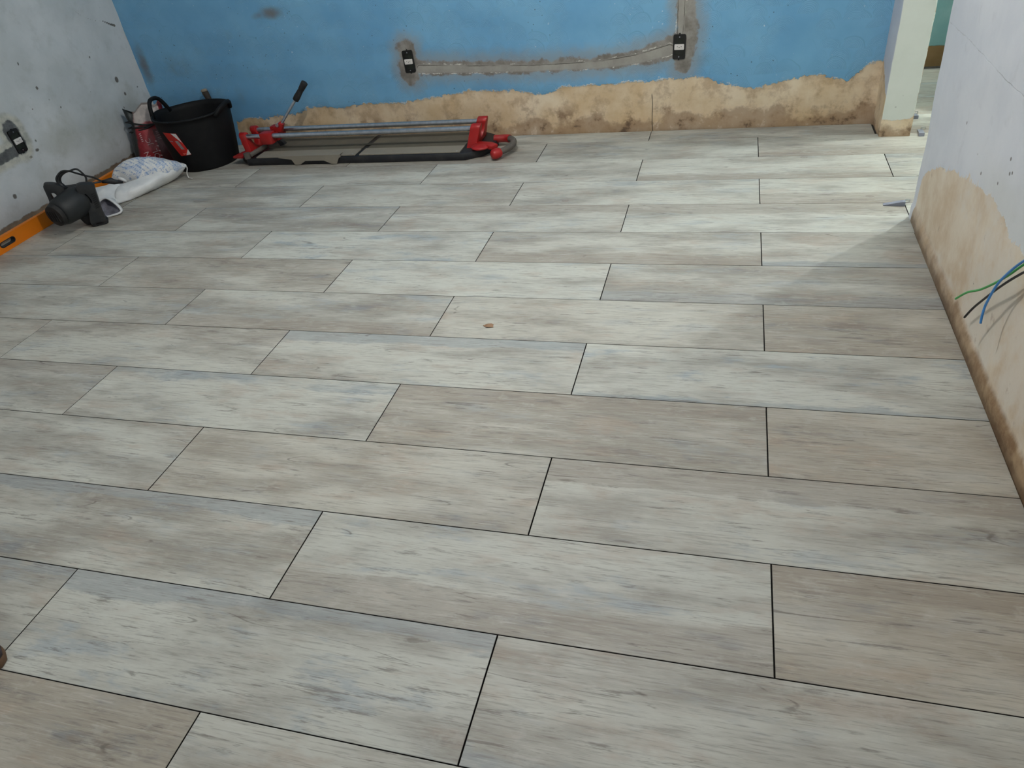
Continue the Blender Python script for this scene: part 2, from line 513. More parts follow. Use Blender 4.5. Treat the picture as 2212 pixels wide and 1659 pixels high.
def mat_teal():
    g = G('teal_hall_wall')
    p = g.pos(); x, y, z = g.sep(p)
    n1 = g.noise(p, 3, 5); n2 = g.noise(p, 12, 5)
    c = g.mix(g.step(n1, 0.35, 0.65), lin(132, 176, 176), lin(156, 194, 192))
    pf = g.step(z - 0.115 + (n2 - 0.5) * 0.02, 0.002, -0.002)
    c = g.mix(pf, c, g.mix(n2, lin(128, 100, 66), lin(164, 134, 94)))
    g.set(color=c, rough=0.8, spec=0.2)
    g.bump(n2 - pf * 2, 0.4, 0.003)
    return g.mat

M_CEIL = plain('white_ceiling', (0.78, 0.79, 0.79), 0.9, var=0.03, scale=3)
M_HALL = plain('pale_green_hall_wall', lin(212, 218, 209), 0.85, var=0.04, scale=3)
M_PALE = plain('pale_grey_wall', lin(204, 208, 214), 0.85, var=0.04, scale=3)
M_SUB = plain('dark_screed', (0.035, 0.033, 0.03), 0.95, var=0.3, scale=30)

# ------------------------------------------------------------------ the setting: walls
XL, XR, YB, YF, ZC = -4.03, 0.6, 3.79, -2.5, 2.75

peel_b = [(-4.1, -0.6), (-3.46, -0.3), (-3.43, 0.05), (-3.41, 0.155), (-3.32, 0.172), (-3.229, 0.1666), (-3.079, 0.1854), (-2.95, 0.185), (-2.86, 0.215), (-2.75, 0.2322), (-2.6, 0.215),
          (-2.518, 0.2223), (-2.3, 0.232), (-2.126, 0.2286), (-1.98, 0.245), (-1.901, 0.2608), (-1.8, 0.265), (-1.684, 0.2838), (-1.55, 0.27), (-1.365, 0.2652), (-1.294, 0.24),
          (-1.25, 0.236), (-1.19, 0.245), (-1.135, 0.271), (-0.98, 0.277), (-0.8325, 0.277), (-0.72, 0.279), (-0.62, 0.2843), (-0.47, 0.283), (-0.3616, 0.2907), (-0.28, 0.28), (-0.209, 0.2511), (-0.1, 0.225),
          (-0.008, 0.206), (0.03, 0.226), (0.0866, 0.2364), (0.18, 0.255), (0.272, 0.2752), (0.368, 0.2511), (0.441, 0.2284), (0.48, 0.262), (0.52, 0.304), (0.595, 0.323), (0.62, 0.34)]
chase_path = [(-2.062, 0.455, 0.072), (-2.0, 0.435, 0.045), (-1.724, 0.415, 0.042), (-1.293, 0.400, 0.040), (-0.909, 0.395, 0.040), (-0.671, 0.412, 0.046), (-0.53, 0.444, 0.062), (-0.445, 0.46, 0.075)]
chan_path = [(-2.0, 0.425, 0.026), (-1.724, 0.410, 0.022), (-1.293, 0.392, 0.019), (-0.909, 0.388, 0.022), (-0.671, 0.409, 0.026), (-0.5, 0.446, 0.03)]

def back_attrs(U, V):
    px, pz = zip(*peel_b)
    jag = np.zeros(U.shape)
    d = seg_dist(U, V, chase_path)
    d = np.minimum(d, seg_dist(U, V, [(-2.066, 0.39, 0.06), (-2.066, 0.54, 0.058)]))
    d = np.minimum(d, seg_dist(U, V, [(-0.43, 0.36, 0.05), (-0.425, 0.47, 0.07), (-0.408, 0.55, 0.062), (-0.412, 0.70, 0.056), (-0.42, 1.3, 0.055)]))
    ch = seg_dist(U, V, chan_path)
    ch = np.minimum(ch, seg_dist(U, V, [(-0.445, 0.5, 0.02), (-0.44, 0.7, 0.024), (-0.44, 1.3, 0.024)]))
    cz = np.interp(U, [p[0] for p in chan_path], [p[1] for p in chan_path])
    gr = gauss(U, V, [(-2.915, 0.80, 0.09, 0.045, 0.85), (-3.01, 0.79, 0.07, 0.03, 0.6), (-3.27, 0.70, 0.16, 0.07, 0.32), (-3.72, 0.53, 0.22, 0.14, 0.42), (-3.98, 0.55, 0.05, 0.18, 0.75),
                      (-3.3, 0.34, 0.10, 0.12, 0.38), (-2.17, 0.42, 0.05, 0.08, 0.45), (-2.66, 0.66, 0.2, 0.08, 0.2), (-3.55, 0.36, 0.2, 0.12, 0.35), (-3.15, 0.45, 0.25, 0.07, 0.3), (-3.5, 0.62, 0.2, 0.06, 0.28), (-0.33, 0.38, 0.12, 0.08, 0.42), (-0.6, 0.35, 0.2, 0.05, 0.35)])
    return dict(peel=V - np.interp(U, px, pz), chase=d, channel=ch, chanz=cz, grime=gr)

M_BACK, M_LEFT, M_RIGHT, M_PILLAR, M_TEAL = mat_back(), mat_left(), mat_right(), mat_pillar(), mat_teal()

def back_xyz(U, V):
    a = back_attrs(U, V)
    wob = 0.0025 * np.sin(U * 9.1 + V * 13) * np.sin(V * 21 - U * 5.7)
    sunk = 0.004 / (1 + np.exp(np.clip(a['peel'] / 0.004, -40, 40)))
    return U, YB + wob + sunk, V

zs = np.concatenate([np.arange(-0.01, 1.12, 0.009), np.array([1.2, 1.6, 2.1, ZC])])
wb = grid_wall('wall_back', back_xyz, np.arange(XL, XR + 0.011, 0.01), zs, back_attrs, M_BACK)

def left_attrs(U, V):
    st = gauss(U, V, [(2.95, 0.35, 0.25, 0.14, 0.75), (3.25, 0.3, 0.3, 0.16, 0.6), (2.75, 0.2, 0.2, 0.08, 0.5), (3.6, 0.35, 0.14, 0.2, 0.65), (3.3, 0.62, 0.12, 0.14, 0.35)])
    mk = gauss(U, V, [(3.558, 0.527, 0.018, 0.022, 1.0), (3.578, 0.431, 0.012, 0.014, 0.9), (2.892, 0.789, 0.007, 0.013, 0.9), (2.936, 0.646, 0.011, 0.014, 0.9), (3.033, 0.507, 0.008, 0.01, 0.8),
                      (2.46, 0.185, 0.018, 0.022, 0.8), (3.41, 0.70, 0.009, 0.009, 0.8), (3.3, 0.52, 0.008, 0.008, 0.7), (3.71, 0.44, 0.01, 0.01, 0.7), (3.52, 0.36, 0.01, 0.012, 0.7), (2.74, 0.352, 0.022, 0.014, 0.75), (2.76, 0.40, 0.01, 0.014, 0.7), (2.68, 0.33, 0.02, 0.012, 0.7)])
    sc = seg_dist(U, V, [(3.433, 0.968, 0.0), (3.46, 0.94, 0.001), (3.496, 0.912, 0.0), (3.576, 0.875, 0.0), (3.62, 0.868, 0.0)])
    sc2 = seg_dist(U, V, [(3.64, 0.86, 0.0), (3.70, 0.828, 0.003), (3.725, 0.818, 0.005)])
    cr = seg_dist(U, V, [(2.45, 0.10, 0.0), (2.53, 0.155, 0.0), (2.57, 0.165, 0.001), (2.62, 0.20, 0.0)])
    mk = np.maximum(mk, 0.62 * np.exp(-np.maximum(sc, 0) / 0.004)); mk = np.maximum(mk, 0.9 * np.exp(-np.maximum(sc2, 0) / 0.004))
    mk = np.maximum(mk, 0.5 * np.exp(-np.maximum(cr, 0) / 0.004))
    pt = seg_dist(U, V, [(2.645, 0.40, 0.045), (2.645, 0.50, 0.05)])
    pt = np.minimum(pt, seg_dist(U, V, [(2.2, 0.39, 0.035), (2.52, 0.388, 0.03), (2.62, 0.395, 0.03)]))
    return dict(stain=st, mark=mk, patch=pt)

wl = grid_wall('wall_left', lambda U, V: (XL + 0.003 * np.sin(U * 7 + V * 9) * np.sin(V * 15), U, V),
               np.concatenate([[YF, 0, 1.2], np.arange(1.9, YB + 0.008, 0.0075)]),
               np.concatenate([np.arange(-0.01, 1.1, 0.0075), [1.3, 2.0, ZC]]), left_attrs, M_LEFT)

peel_r = [(0.0, 0.46), (0.9, 0.45), (1.2, 0.43), (1.342, 0.427), (1.476, 0.421), (1.553, 0.440), (1.70, 0.446), (1.80, 0.43), (1.9, 0.4155), (2.02, 0.385), (2.109, 0.357), (2.25, 0.325), (2.35, 0.284), (2.44, 0.235), (2.50, 0.19), (2.518, 0.11), (2.526, -0.02), (2.65, -0.1)]
YE = 2.585
def right_attrs(U, V):
    py, pz = zip(*peel_r)
    return dict(peel=V - np.interp(U, py, pz))
def right_xyz(U, V):
    X = XR + 0.0025 * np.sin(U * 8 + V * 7) * np.sin(V * 13 + 1) - 0.006 * np.clip((0.068 - V) / 0.02, 0, 1)
    # the free end leans a little and its arris is rounded
    U2 = U + (U - 0.4) / (YE - 0.4) * np.interp(V, [0, 0.3, 0.7, 1.2], [0.0, 0.0, 0.045, 0.055]) * (U > 1.0)
    k = np.clip((U - (YE - 0.018)) / 0.018, 0, 1)
    return X + 0.012 * k * k, U2, V
wr = grid_wall('wall_right', right_xyz, np.concatenate([[YF, -0.5], np.arange(0.4, YE - 0.02, 0.0075), np.linspace(YE - 0.018, YE, 5)]),
               np.concatenate([np.arange(-0.01, 1.1, 0.0075), [1.3, 2.0, ZC]]), right_attrs, M_RIGHT)

def slab(name, lo, hi, mat, parent=None, bevel=0.0):
    bm = bmesh.new(); box(bm, lo, hi, bevel)
    return obj(name, bm, mat, parent, 'structure')

slab('wall_right_core', (XR + 0.013, YF, -0.01), (XR + 0.15, YE + 0.0, ZC), M_PALE)
# jamb pillar between room and hall, with knocked edges
bm = bmesh.new(); box(bm, (0.605, 3.565, -0.012), (0.755, 3.94, ZC), 0.006, 2)
ed = [e for e in bm.edges if abs(e.verts[0].co.z - e.verts[1].co.z) > 1.0]
bmesh.ops.subdivide_edges(bm, edges=ed, cuts=110, use_grid_fill=True)
for v in bm.verts:
    nn = mnoise.noise(v.co * 14) * 0.003 + mnoise.noise(v.co * 40) * 0.0018
    v.co.x += nn; v.co.y += nn * 0.6
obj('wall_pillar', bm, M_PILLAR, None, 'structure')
slab('wall_back_core', (XL, YB + 0.012, -0.01), (0.61, 3.94, ZC), M_PALE)
slab('wall_lintel', (XR + 0.001, YE + 0.07, 2.12), (0.754, 3.563, ZC), M_PALE)
slab('wall_front_left', (XL, YF - 0.12, 0), (-1.75, YF, ZC), M_PALE)
slab('wall_front_right', (-0.05, YF - 0.12, 0), (XR + 0.15, YF, ZC), M_PALE)
slab('wall_front_sill', (-1.75, YF - 0.12, 0), (-0.05, YF, 1.0), M_PALE)
slab('wall_front_lintel', (-1.75, YF - 0.12, 2.3), (-0.05, YF, ZC), M_PALE)
slab('ceiling', (XL - 0.1, YF - 0.12, ZC), (2.4, 5.05, ZC + 0.1), M_CEIL)
# hall beyond the opening
slab('wall_hall_right', (2.25, 1.0, -0.01), (2.37, 5.05, ZC), M_HALL)
slab('wall_hall_near', (0.75, 0.9, -0.01), (2.25, 1.0, ZC), M_HALL)
slab('wall_hall_blocker', (0.985, 3.93, -0.01), (2.25, 4.05, ZC), M_HALL)  # unseen wall added to keep the hall lamp off the floor beyond
slab('wall_hall_far', (-0.6, 4.91, -0.01), (2.25, 5.03, ZC), M_TEAL)
slab('wall_hall_left', (-0.7, 3.94, -0.01), (-0.6, 5.03, ZC), M_HALL)

# ------------------------------------------------------------------ the floor: every plank tile is a part
def mat_tile():
    g = G('weathered_wood_tile')
    p = g.obj(); x, y, z = g.sep(p)
    seed = g.attr('seed', 'OBJECT'); tone = g.attr('tone', 'OBJECT'); warm = g.attr('warm', 'OBJECT'); blue = g.attr('blue', 'OBJECT')
    X = x + seed * 7.31; Y = y + seed * 3.17
    v1 = g.comb(X * 1.5, Y * 5.2, seed)          # broad washes along the plank
    v2 = g.comb(X * 3.8, Y * 19.0, seed)         # streaks
    v3 = g.comb(X * 11.0, Y * 190.0, seed)        # fine grain
    v4 = g.comb(X * 2.8, Y * 8.5, seed + 5.0)
    b1 = g.noise(v1, 1.5, 4, 0.6, 0.1); b2 = g.noise(v4, 1.3, 4, 0.66, 0.15)
    s1 = g.noise(v2, 1.4, 5, 0.74, 0.1); s2 = g.noise(g.comb(X * 5.0, Y * 62.0, seed + 2.0), 1.4, 4, 0.72)
    f1 = g.noise(v3, 1.0, 3, 0.7)
    iso = g.noise(g.comb(X * 0.8, Y * 1.3, seed + 3.0), 15, 4, 0.7)
    rag = (s1 - 0.5) * 0.50 + (f1 - 0.5) * 0.14 + (iso - 0.5) * 0.30         # ragged borders that follow the grain
    c = g.mix(g.step(b1 + tone * 0.15 + rag * 0.5, 0.34, 0.66), lin(152, 149, 140), lin(198, 199, 189))
    c = g.mix(g.step(b2 + rag * 0.6, 0.54, 0.70) * (0.36 + blue * 0.6), c, lin(158, 169, 175))
    c = g.mix(g.step(b2 + rag * 0.6, 0.46, 0.32) * (0.32 + warm * 0.5), c, lin(170, 153, 137))
    c = g.mix(warm * 0.6, c, g.mix(b1, lin(166, 152, 132), lin(194, 184, 166)))
    # many planks print a second board along one long edge, with a ragged border
    w1 = g.white(g.comb(seed, 1.7, 0.3)); w2 = g.white(g.comb(seed, 5.1, 2.9)); w3 = g.white(g.comb(seed, 8.3, 4.7))
    side = g.m('SIGN', w1 - 0.5)
    eb = g.step(y * side - (0.035 + w2 * 0.10) + (b1 - 0.5) * 0.12 + rag * 0.10, -0.006, 0.010)
    eb = eb * g.step(w3 + (b2 - 0.5) * 1.6, 0.25, 0.62)
    c = g.mix(eb * 0.55, c, g.mix(g.step(w2 + (blue - warm) * 0.6, 0.4, 0.6), lin(148, 137, 124), lin(142, 150, 154)))
    # dark weathered bands with streaked borders
    band = g.step(b1 * -0.9 + 0.95 + rag * 0.9 - tone * 0.07, 0.60, 0.76)
    c = g.mix(band * 0.78, c, g.mix(g.step(b2, 0.42, 0.58), lin(138, 126, 116), lin(132, 135, 136)))
    c = g.mix(g.step(s2 + (s1 - 0.5) * 0.8, 0.60, 0.74) * 0.68, c, lin(116, 109, 102))
    c = g.mix(g.step(s2, 0.40, 0.26) * 0.40, c, lin(208, 206, 198))
    c = g.mix(g.step(f1, 0.50, 0.68) * 0.46, c, lin(122, 115, 107))
    c = g.mix(g.step(f1, 0.46, 0.28) * 0.30, c, lin(214, 213, 206))
    c = g.mix(g.step(iso, 0.52, 0.72) * 0.22, c, lin(150, 148, 142))
    c = g.mix(g.step(iso, 0.46, 0.30) * 0.25, c, lin(206, 207, 200))
    # hairline cracks of the print, and a few knots
    hl = g.step(g.abs(g.noise(g.comb(X * 0.8, Y * 9.0, seed + 9.0), 1.5, 1, 0.4) - 0.5), 0.006, 0.001) * g.step(s1, 0.50, 0.58)
    c = g.mix(hl * 0.55, c, lin(96, 88, 80))
    kd, kc = g.voro(g.comb(X * 2.0 + (s1 - 0.5) * 0.05, Y * 3.4 + (s1 - 0.5) * 0.09, seed), 1.35)
    kr, kg, kb = g.sep(kc)
    ksel = g.step(kr, 0.70, 0.72)
    ring = g.m('SINE', kd * 190.0) * 0.3 + 0.7
    c = g.mix(g.step(kd, 0.062, 0.048) * ksel * ring * 0.75, c, lin(132, 122, 112))
    c = g.mix(g.step(kd, 0.20, 0.05) * ksel * g.step(s1, 0.4, 0.62) * 0.5, c, lin(146, 134, 122))
    nz = g.n('ShaderNodeNewGeometry'); gnx, gny, gnz = g.sep(S(g, nz.outputs['Normal']))
    c = g.mix(g.step(gnz, 0.3, 0.1), c, lin(48, 44, 40))       # unglazed dark edge of the tile
    g.set(color=c, rough=0.46 + f1 * 0.12, spec=0.42)
    g.bump(f1, 0.22, 0.0012)
    return g.mat
M_TILE = mat_tile()

floor_o = slab('floor', (XL - 0.05, YF - 0.1, -0.05), (2.4, 5.05, -0.0095), M_SUB)
floor_o.location = (0, 0, 0)
PW, PL, GAPX, GAPY = 0.3013, 1.2, 0.0036, 0.0026
tile_cache = {}
def tile_mesh(lx, ly):
    k = (round(lx, 4), round(ly, 4))
    if k not in tile_cache:
        bm = bmesh.new()
        box(bm, (-lx / 2, -ly / 2, -0.0094), (lx / 2, ly / 2, 0.0))
        top = [e for e in bm.edges if all(v.co.z > -0.001 for v in e.verts)]
        bmesh.ops.bevel(bm, geom=top, offset=0.0008, segments=1, affect='EDGES')
        me = bpy.data.meshes.new('tile'); bm.to_mesh(me); bm.free()
        me.materials.append(M_TILE)
        tile_cache[k] = me
    return tile_cache[k]

# (row, left end in half planks from the joint column x = 0): (tone, warm, blue)
LOOK = {(1, -3): (0.3, .1, .5), (1, -1): (0.0, .25, .1), (1, -5): (.1, .2, .3), (2, -2): (.6, .1, .55), (2, 0): (-.3, .85, 0), (2, -4): (-.1, .2, .2), (3, -1): (.3, .25, .3), (3, -3): (.1, .5, .0),
        (3, -5): (.2, .1, .3), (4, 0): (-.3, .8, 0), (4, -2): (-.5, .5, .2), (4, -4): (.3, .1, .5), (5, -1): (.5, .1, .9), (5, -3): (.5, .15, .3), (5, -5): (.5, .2, .3), (6, 0): (-.4, .7, 0), (6, -2): (.3, .45, .1),
        (6, -4): (-.2, .15, .3), (7, -1): (-.6, .2, .3), (7, -3): (.7, .1, .2), (7, -5): (-.3, .45, 0), (8, 0): (.2, .2, .1), (8, -2): (-.1, .25, .1), (8, -4): (.6, 0, .7), (9, -1): (.4, .05, .2), (9, -3): (.2, .15, .2),
        (0, -4): (-.5, .8, 0), (0, -2): (.1, .3, .2), (0, 0): (0, .5, 0), (10, 0): (.3, .2, .1), (10, -2): (.3, .2, .1), (10, -4): (-.2, .3, .2), (11, -1): (.4, .2, .1), (11, -3): (.1, .2, .3), (12, 0): (.3, .3, 0), (12, -2): (.1, .1, .3),
        (13, 0): (-.3, .2, .2), (13, -2): (-.3, .2, .2)}
rt = random.Random(21)
def add_tile(x0, x1, y0, y1, look):
    lx, ly = x1 - x0, y1 - y0
    if lx < 0.02 or ly < 0.02: return
    o = bpy.data.objects.new('tile', tile_mesh(lx, ly))
    COL.objects.link(o)
    o.parent = floor_o
    o.location = ((x0 + x1) / 2, (y0 + y1) / 2, 0)
    o.rotation_euler = (rt.uniform(-1, 1) * 0.0009, rt.uniform(-1, 1) * 0.0004, 0)
    o['seed'] = rt.uniform(0, 40); o['tone'], o['warm'], o['blue'] = [float(v) for v in look]

for k in range(-7, 17):
    y0, y1 = (k - 1) * PW + GAPY / 2, k * PW - GAPY / 2
    start = -8 if k % 2 == 0 else -7
    for h in range(start, 4, 2):
        a, b = h * PL / 2 + GAPX / 2, (h + 2) * PL / 2 - GAPX / 2
        look = LOOK.get((k, h), (rt.uniform(-.4, .4), rt.uniform(0, .5), rt.uniform(0, .5)))
        ym = min(y1, YB - 0.006)
        if y1 < YE + 0.05 or y0 > 3.55:            # rows that stop at the right wall or at the pillar
            if k <= 13: add_tile(max(a, XL + 0.008), min(b, XR - 0.007), y0, min(ym, YB - 0.006), look)
            lo = max(a, 0.762 if k >= 13 else 0.757)
            if k >= 14: lo = max(a, -0.55) if y0 > 3.95 else lo
            if k >= 5: add_tile(lo, min(b, 2.24), y0 if k != 13 else y0, min(y1, 4.9), (look[0] - .6, look[1], look[2]) if k > 13 else look)  # rows past the hall: darker tile, with shade put into the tone
        else:
            add_tile(max(a, XL + 0.008), min(b, 2.24), y0, y1, look)

# ------------------------------------------------------------------ tile cutter
M_RED = dusty('red_painted_metal', lin(164, 22, 22), (0.22, 0.09, 0.075), 0.4, 0.42, 0.5, 12)
M_BLACKP = dusty('black_plastic', (0.012, 0.013, 0.016), (0.07, 0.066, 0.06), 0.45, 0.5, 0.4, 8)
M_STEEL = plain('polished_steel', lin(200, 204, 212), 0.32, 1.0, var=0.08, scale=40)
M_ALU = dusty('dusty_aluminium', lin(140, 134, 122), lin(160, 150, 132), 0.6, 0.62, 0.5, 10)
M_BED = dusty('rubber_bed', lin(104, 98, 86), lin(126, 116, 98), 0.7, 0.8, 0.3, 7)
M_RUBBER = dusty('worn_black_rubber', (0.018, 0.017, 0.017), (0.07, 0.065, 0.06), 0.35, 0.65, 0.35, 12)
M_GRIP = dusty('dusty_black_grip', (0.02, 0.02, 0.021), (0.10, 0.095, 0.088), 0.5, 0.7, 0.3, 22)
M_GREYP = dusty('grey_worn_plastic', lin(92, 86, 80), lin(120, 110, 100), 0.6, 0.7, 0.3, 25)

CY = 3.567
cut = thing('tile_cutter', 'long red and black manual tile cutter with two steel rails lying along the blue wall', 'tile cutter', (-2.35, CY, 0))
bm = bmesh.new()
outl = [(-3.205, 3.45), (-3.115, 3.366), (-1.64, 3.366), (-1.545, 3.43), (-1.50, 3.53), (-1.50, 3.61), (-1.545, 3.70), (-1.64, 3.765), (-3.115, 3.765), (-3.205, 3.68)]
prism(bm, outl, lambda p: Vector((p[0], p[1], 0.0)), lambda p: Vector((p[0], p[1], 0.043)), 0.006)
obj('base', bm, M_BLACKP, cut, angle=35)
for a, b in ((-3.05, -2.357), (-2.326, -1.672)):
    bm = bmesh.new(); box(bm, (a, 3.378, 0.0435), (b, 3.484, 0.0515), 0.0012); obj('plate', bm, M_ALU, cut)
    bm = bmesh.new(); box(bm, (a + .004, 3.492, 0.0432), (b - 0.004, 3.555, 0.0478), 0.001); obj('bed_strip', bm, M_BED, cut)
    bm = bmesh.new(); box(bm, (a + .004, 3.579, 0.0432), (b - 0.004, 3.745, 0.0478), 0.001); obj('bed_strip', bm, M_BED, cut)
bm = bmesh.new(); box(bm, (-3.06, 3.5565, 0.043), (-1.67, 3.5775, 0.051), 0.003); obj('breaking_ridge', bm, M_BED, cut)
for x_ in (-2.372, -1.692):
    bm = bmesh.new(); cyl(bm, (x_, 3.384, 0.0512), (x_, 3.384, 0.0532), 0.005, 12); obj('screw', bm, M_STEEL, cut, smooth=False)
ZR = 0.144
for y_ in (3.50, 3.634):
    bm = bmesh.new(); cyl(bm, (-3.20, y_, ZR), (-1.585, y_, ZR), 0.0145, 20); obj('rail', bm, M_STEEL, cut, angle=40)

def yoke(xc, t, lean):
    """red end casting: a foot and two uprights that clasp the rails"""
    bm = bmesh.new()
    pts = [(3.455, 0.042), (3.68, 0.042), (3.672, 0.075), (3.668, 0.11)]
    for c_, s in ((3.634, 1), (3.50, -1)):
        arc = []
        for k in range(9):
            a = math.radians(-20 + 220 * k / 8)
            arc.append((c_ + 0.029 * math.cos(a), ZR + 0.029 * math.sin(a)))
        pts += arc
        if s == 1: pts += [(3.606, 0.105), (3.585, 0.078), (3.567, 0.07), (3.549, 0.078), (3.528, 0.105)]
    pts += [(3.466, 0.11), (3.462, 0.075)]
    def f(off): return lambda p: Vector((xc + off + lean * (ZR - p[1]), p[0], p[1]))
    prism(bm, pts, f(-t / 2), f(t / 2), 0.004)
    return bm
obj('end_post', yoke(-3.175, 0.042, 0.25), M_RED, cut, angle=40)
obj('end_post', yoke(-1.595, 0.060, -0.30), M_RED, cut, angle=40)
# left foot tongue and dusty stop arm
bm = bmesh.new(); prism(bm, [(-3.225, 3.385), (-3.16, 3.375), (-3.10, 3.46), (-3.10, 3.52), (-3.19, 3.52)], lambda p: Vector((p[0], p[1], 0.044)), lambda p: Vector((p[0], p[1], 0.06)), 0.004)
obj('foot_tongue', bm, M_RED, cut, angle=40)
bm = bmesh.new(); tube(bm, smooth_path([(-3.095, 3.385, 0.062), (-3.08, 3.44, 0.066), (-3.06, 3.53, 0.07)]), 0.015, 10); obj('stop_arm', bm, M_GREYP, cut, smooth=True)
bm = bmesh.new(); cyl(bm, (-3.115, 3.382, 0.044), (-3.115, 3.382, 0.078), 0.021, 14); obj('stop_knob', bm, M_GREYP, cut, angle=40)
# right cam lever and carry loop
bm = bmesh.new(); bmesh.ops.create_uvsphere(bm, u_segments=20, v_segments=10, radius=1.0)
for v in bm.verts: v.co = Vector((-1.556 + 0.056 * v.co.x, 3.425 + 0.05 * v.co.y, 0.058 + 0.014 * v.co.z))
obj('cam_lever', bm, M_RED, cut, smooth=True)
bm = bmesh.new(); prism(bm, [(-1.60, 3.455), (-1.53, 3.425), (-1.475, 3.395), (-1.455, 3.44), (-1.50, 3.48), (-1.59, 3.50)], lambda p: Vector((p[0], p[1], 0.046)), lambda p: Vector((p[0], p[1], 0.07)), 0.005)
obj('lever_arm', bm, M_RED, cut, angle=40)
lp = smooth_path([(-1.50, 3.60, 0.045), (-1.44, 3.60, 0.046), (-1.395, 3.565, 0.046), (-1.378, 3.50, 0.045), (-1.39, 3.44, 0.042), (-1.43, 3.385, 0.038), (-1.455, 3.36, 0.036)], 6)
bm = bmesh.new(); tube(bm, lp, 0.019, 12); obj('carry_loop', bm, M_GREYP, cut, smooth=True)
bm = bmesh.new(); tube(bm, [lp[0] + Vector((-.02, 0, 0))] + lp[:9], 0.0235, 12); obj('loop_ferrule', bm, M_RED, cut, angle=40)
bm = bmesh.new(); tube(bm, smooth_path([(-1.425, 3.39, 0.038), (-1.448, 3.367, 0.036), (-1.47, 3.345, 0.034)], 4), [0.022, 0.026, 0.029, 0.03, 0.03, 0.03, 0.028, 0.024, 0.013], 14); obj('loop_ferrule', bm, M_RED, cut, smooth=True)
# sliding carriage with the breaker and its long handle
bm = bmesh.new()
box(bm, (-3.045, 3.468, 0.098), (-2.965, 3.532, 0.170), 0.006, 2); obj('carriage_clamp', bm, M_RED, cut, angle=40)
bm = bmesh.new(); box(bm, (-3.045, 3.606, 0.112), (-2.965, 3.662, 0.170), 0.006, 2); obj('carriage_clamp', bm, M_RED, cut, angle=40)
bm = bmesh.new(); box(bm, (-3.035, 3.533, 0.10), (-2.955, 3.605, 0.15), 0.006, 2)
prism(bm, [(-3.03, 0.15), (-2.93, 0.15), (-2.905, 0.196), (-2.93, 0.21), (-2.96, 0.19)], lambda p: Vector((p[0], 3.552, p[1])), lambda p: Vector((p[0], 3.584, p[1])), 0.004)
obj('carriage', bm, M_RED, cut, angle=40)
bm = bmesh.new(); prism(bm, [(-2.99, 0.098), (-2.955, 0.098), (-2.93, 0.07), (-2.97, 0.058)], lambda p: Vector((p[0], 3.553, p[1])), lambda p: Vector((p[0], 3.583, p[1])), 0.003)
obj('breaker_foot', bm, M_BLACKP, cut)
bm = bmesh.new(); cyl(bm, (-2.945, 3.545, 0.193), (-2.945, 3.592, 0.193), 0.011, 14); obj('pivot_bolt', bm, M_STEEL, cut, angle=40)
hA, hB, hC = Vector((-2.935, CY, 0.185)), Vector((-2.785, CY + 0.02, 0.334)), Vector((-2.695, CY + 0.033, 0.432))
bm = bmesh.new(); cyl(bm, hA, hB + (hC - hB) * 0.3, 0.0085, 14); obj('handle_rod', bm, M_STEEL, cut, angle=40)
d_ = (hC - hB).normalized()
bm = bmesh.new()
tube(bm, [hB - d_ * 0.004, hB, hB + d_ * 0.02, hB + d_ * 0.05, hB + d_ * 0.07, hB + d_ * 0.075, hB + d_ * 0.08, hC - d_ * 0.02, hC - d_ * 0.003, hC], [0.012, 0.019, 0.0205, 0.0185, 0.0175, 0.0160, 0.0185, 0.0205, 0.021, 0.016], 16)
obj('handle_grip', bm, M_GRIP, cut, smooth=True)
# loose measuring square hooked on the front edge
bm = bmesh.new()
br = [(-2.90, 0.060), (-2.442, 0.062), (-2.440, 0.048), (-2.455, 0.040), (-2.478, 0.004), (-2.507, 0.004), (-2.562, 0.028), (-2.690, 0.028), (-2.735, 0.004), (-2.768, 0.004), (-2.785, 0.038), (-2.87, 0.050)]
prism(bm, br, lambda p: Vector((p[0], 3.352, p[1])), lambda p: Vector((p[0], 3.3565, p[1])))
box(bm, (-2.80, 3.3515, 0.0575), (-2.445, 3.40, 0.0615))
obj('measuring_square', bm, M_ALU, cut)

# ------------------------------------------------------------------ rubber bucket
BC, BH, BR, Br = Vector((-3.487, 3.475, 0)), 0.335, 0.242, 0.198
def rub_mat():
    g = G('black_rubber_bucket')
    p = g.obj(); x, y, z = g.sep(p)
    n = g.noise(p, 9, 6, 0.7); s = g.noise(g.comb(x * 3, y * 3, z * 0.6), 9, 5, 0.7)
    c = g.mix(g.step(n, 0.5, 0.8) * 0.5, (0.006, 0.0063, 0.007), (0.022, 0.021, 0.021))
    c = g.mix(g.step(s, 0.66, 0.76) * 0.25, c, (0.06, 0.058, 0.055))
    g.set(color=c, rough=0.6, spec=0.2); g.bump(n, 0.3, 0.003)
    return g.mat
M_BUCKET = rub_mat()
buc = thing('rubber_bucket', 'black rubber builder bucket with a red label standing in the corner by the blue wall', 'bucket', tuple(BC))
vd = Vector((-0.158 - BC.x, -0.617 - BC.y, 0)).normalized()       # towards the room
sd = Vector((-vd.y, vd.x, 0))                                      # to the right seen from the room
HA = math.atan2(vd.y, vd.x)
def bpt(a, t, off=0.0):
    """point on the bucket wall at angle a (0 faces the room) and height fraction t"""
    r = Br + (BR - Br) * (t ** 0.8) + off
    d = vd * math.cos(a) + sd * math.sin(a)
    lip = 0.020 * math.exp(-((a - 1.05) / 0.32) ** 2) + 0.012 * math.exp(-((a + 2.2) / 0.35) ** 2)
    return BC + d * r + Vector((0, 0, BH * t + lip * t ** 4))
bm = bmesh.new()
NA = 64
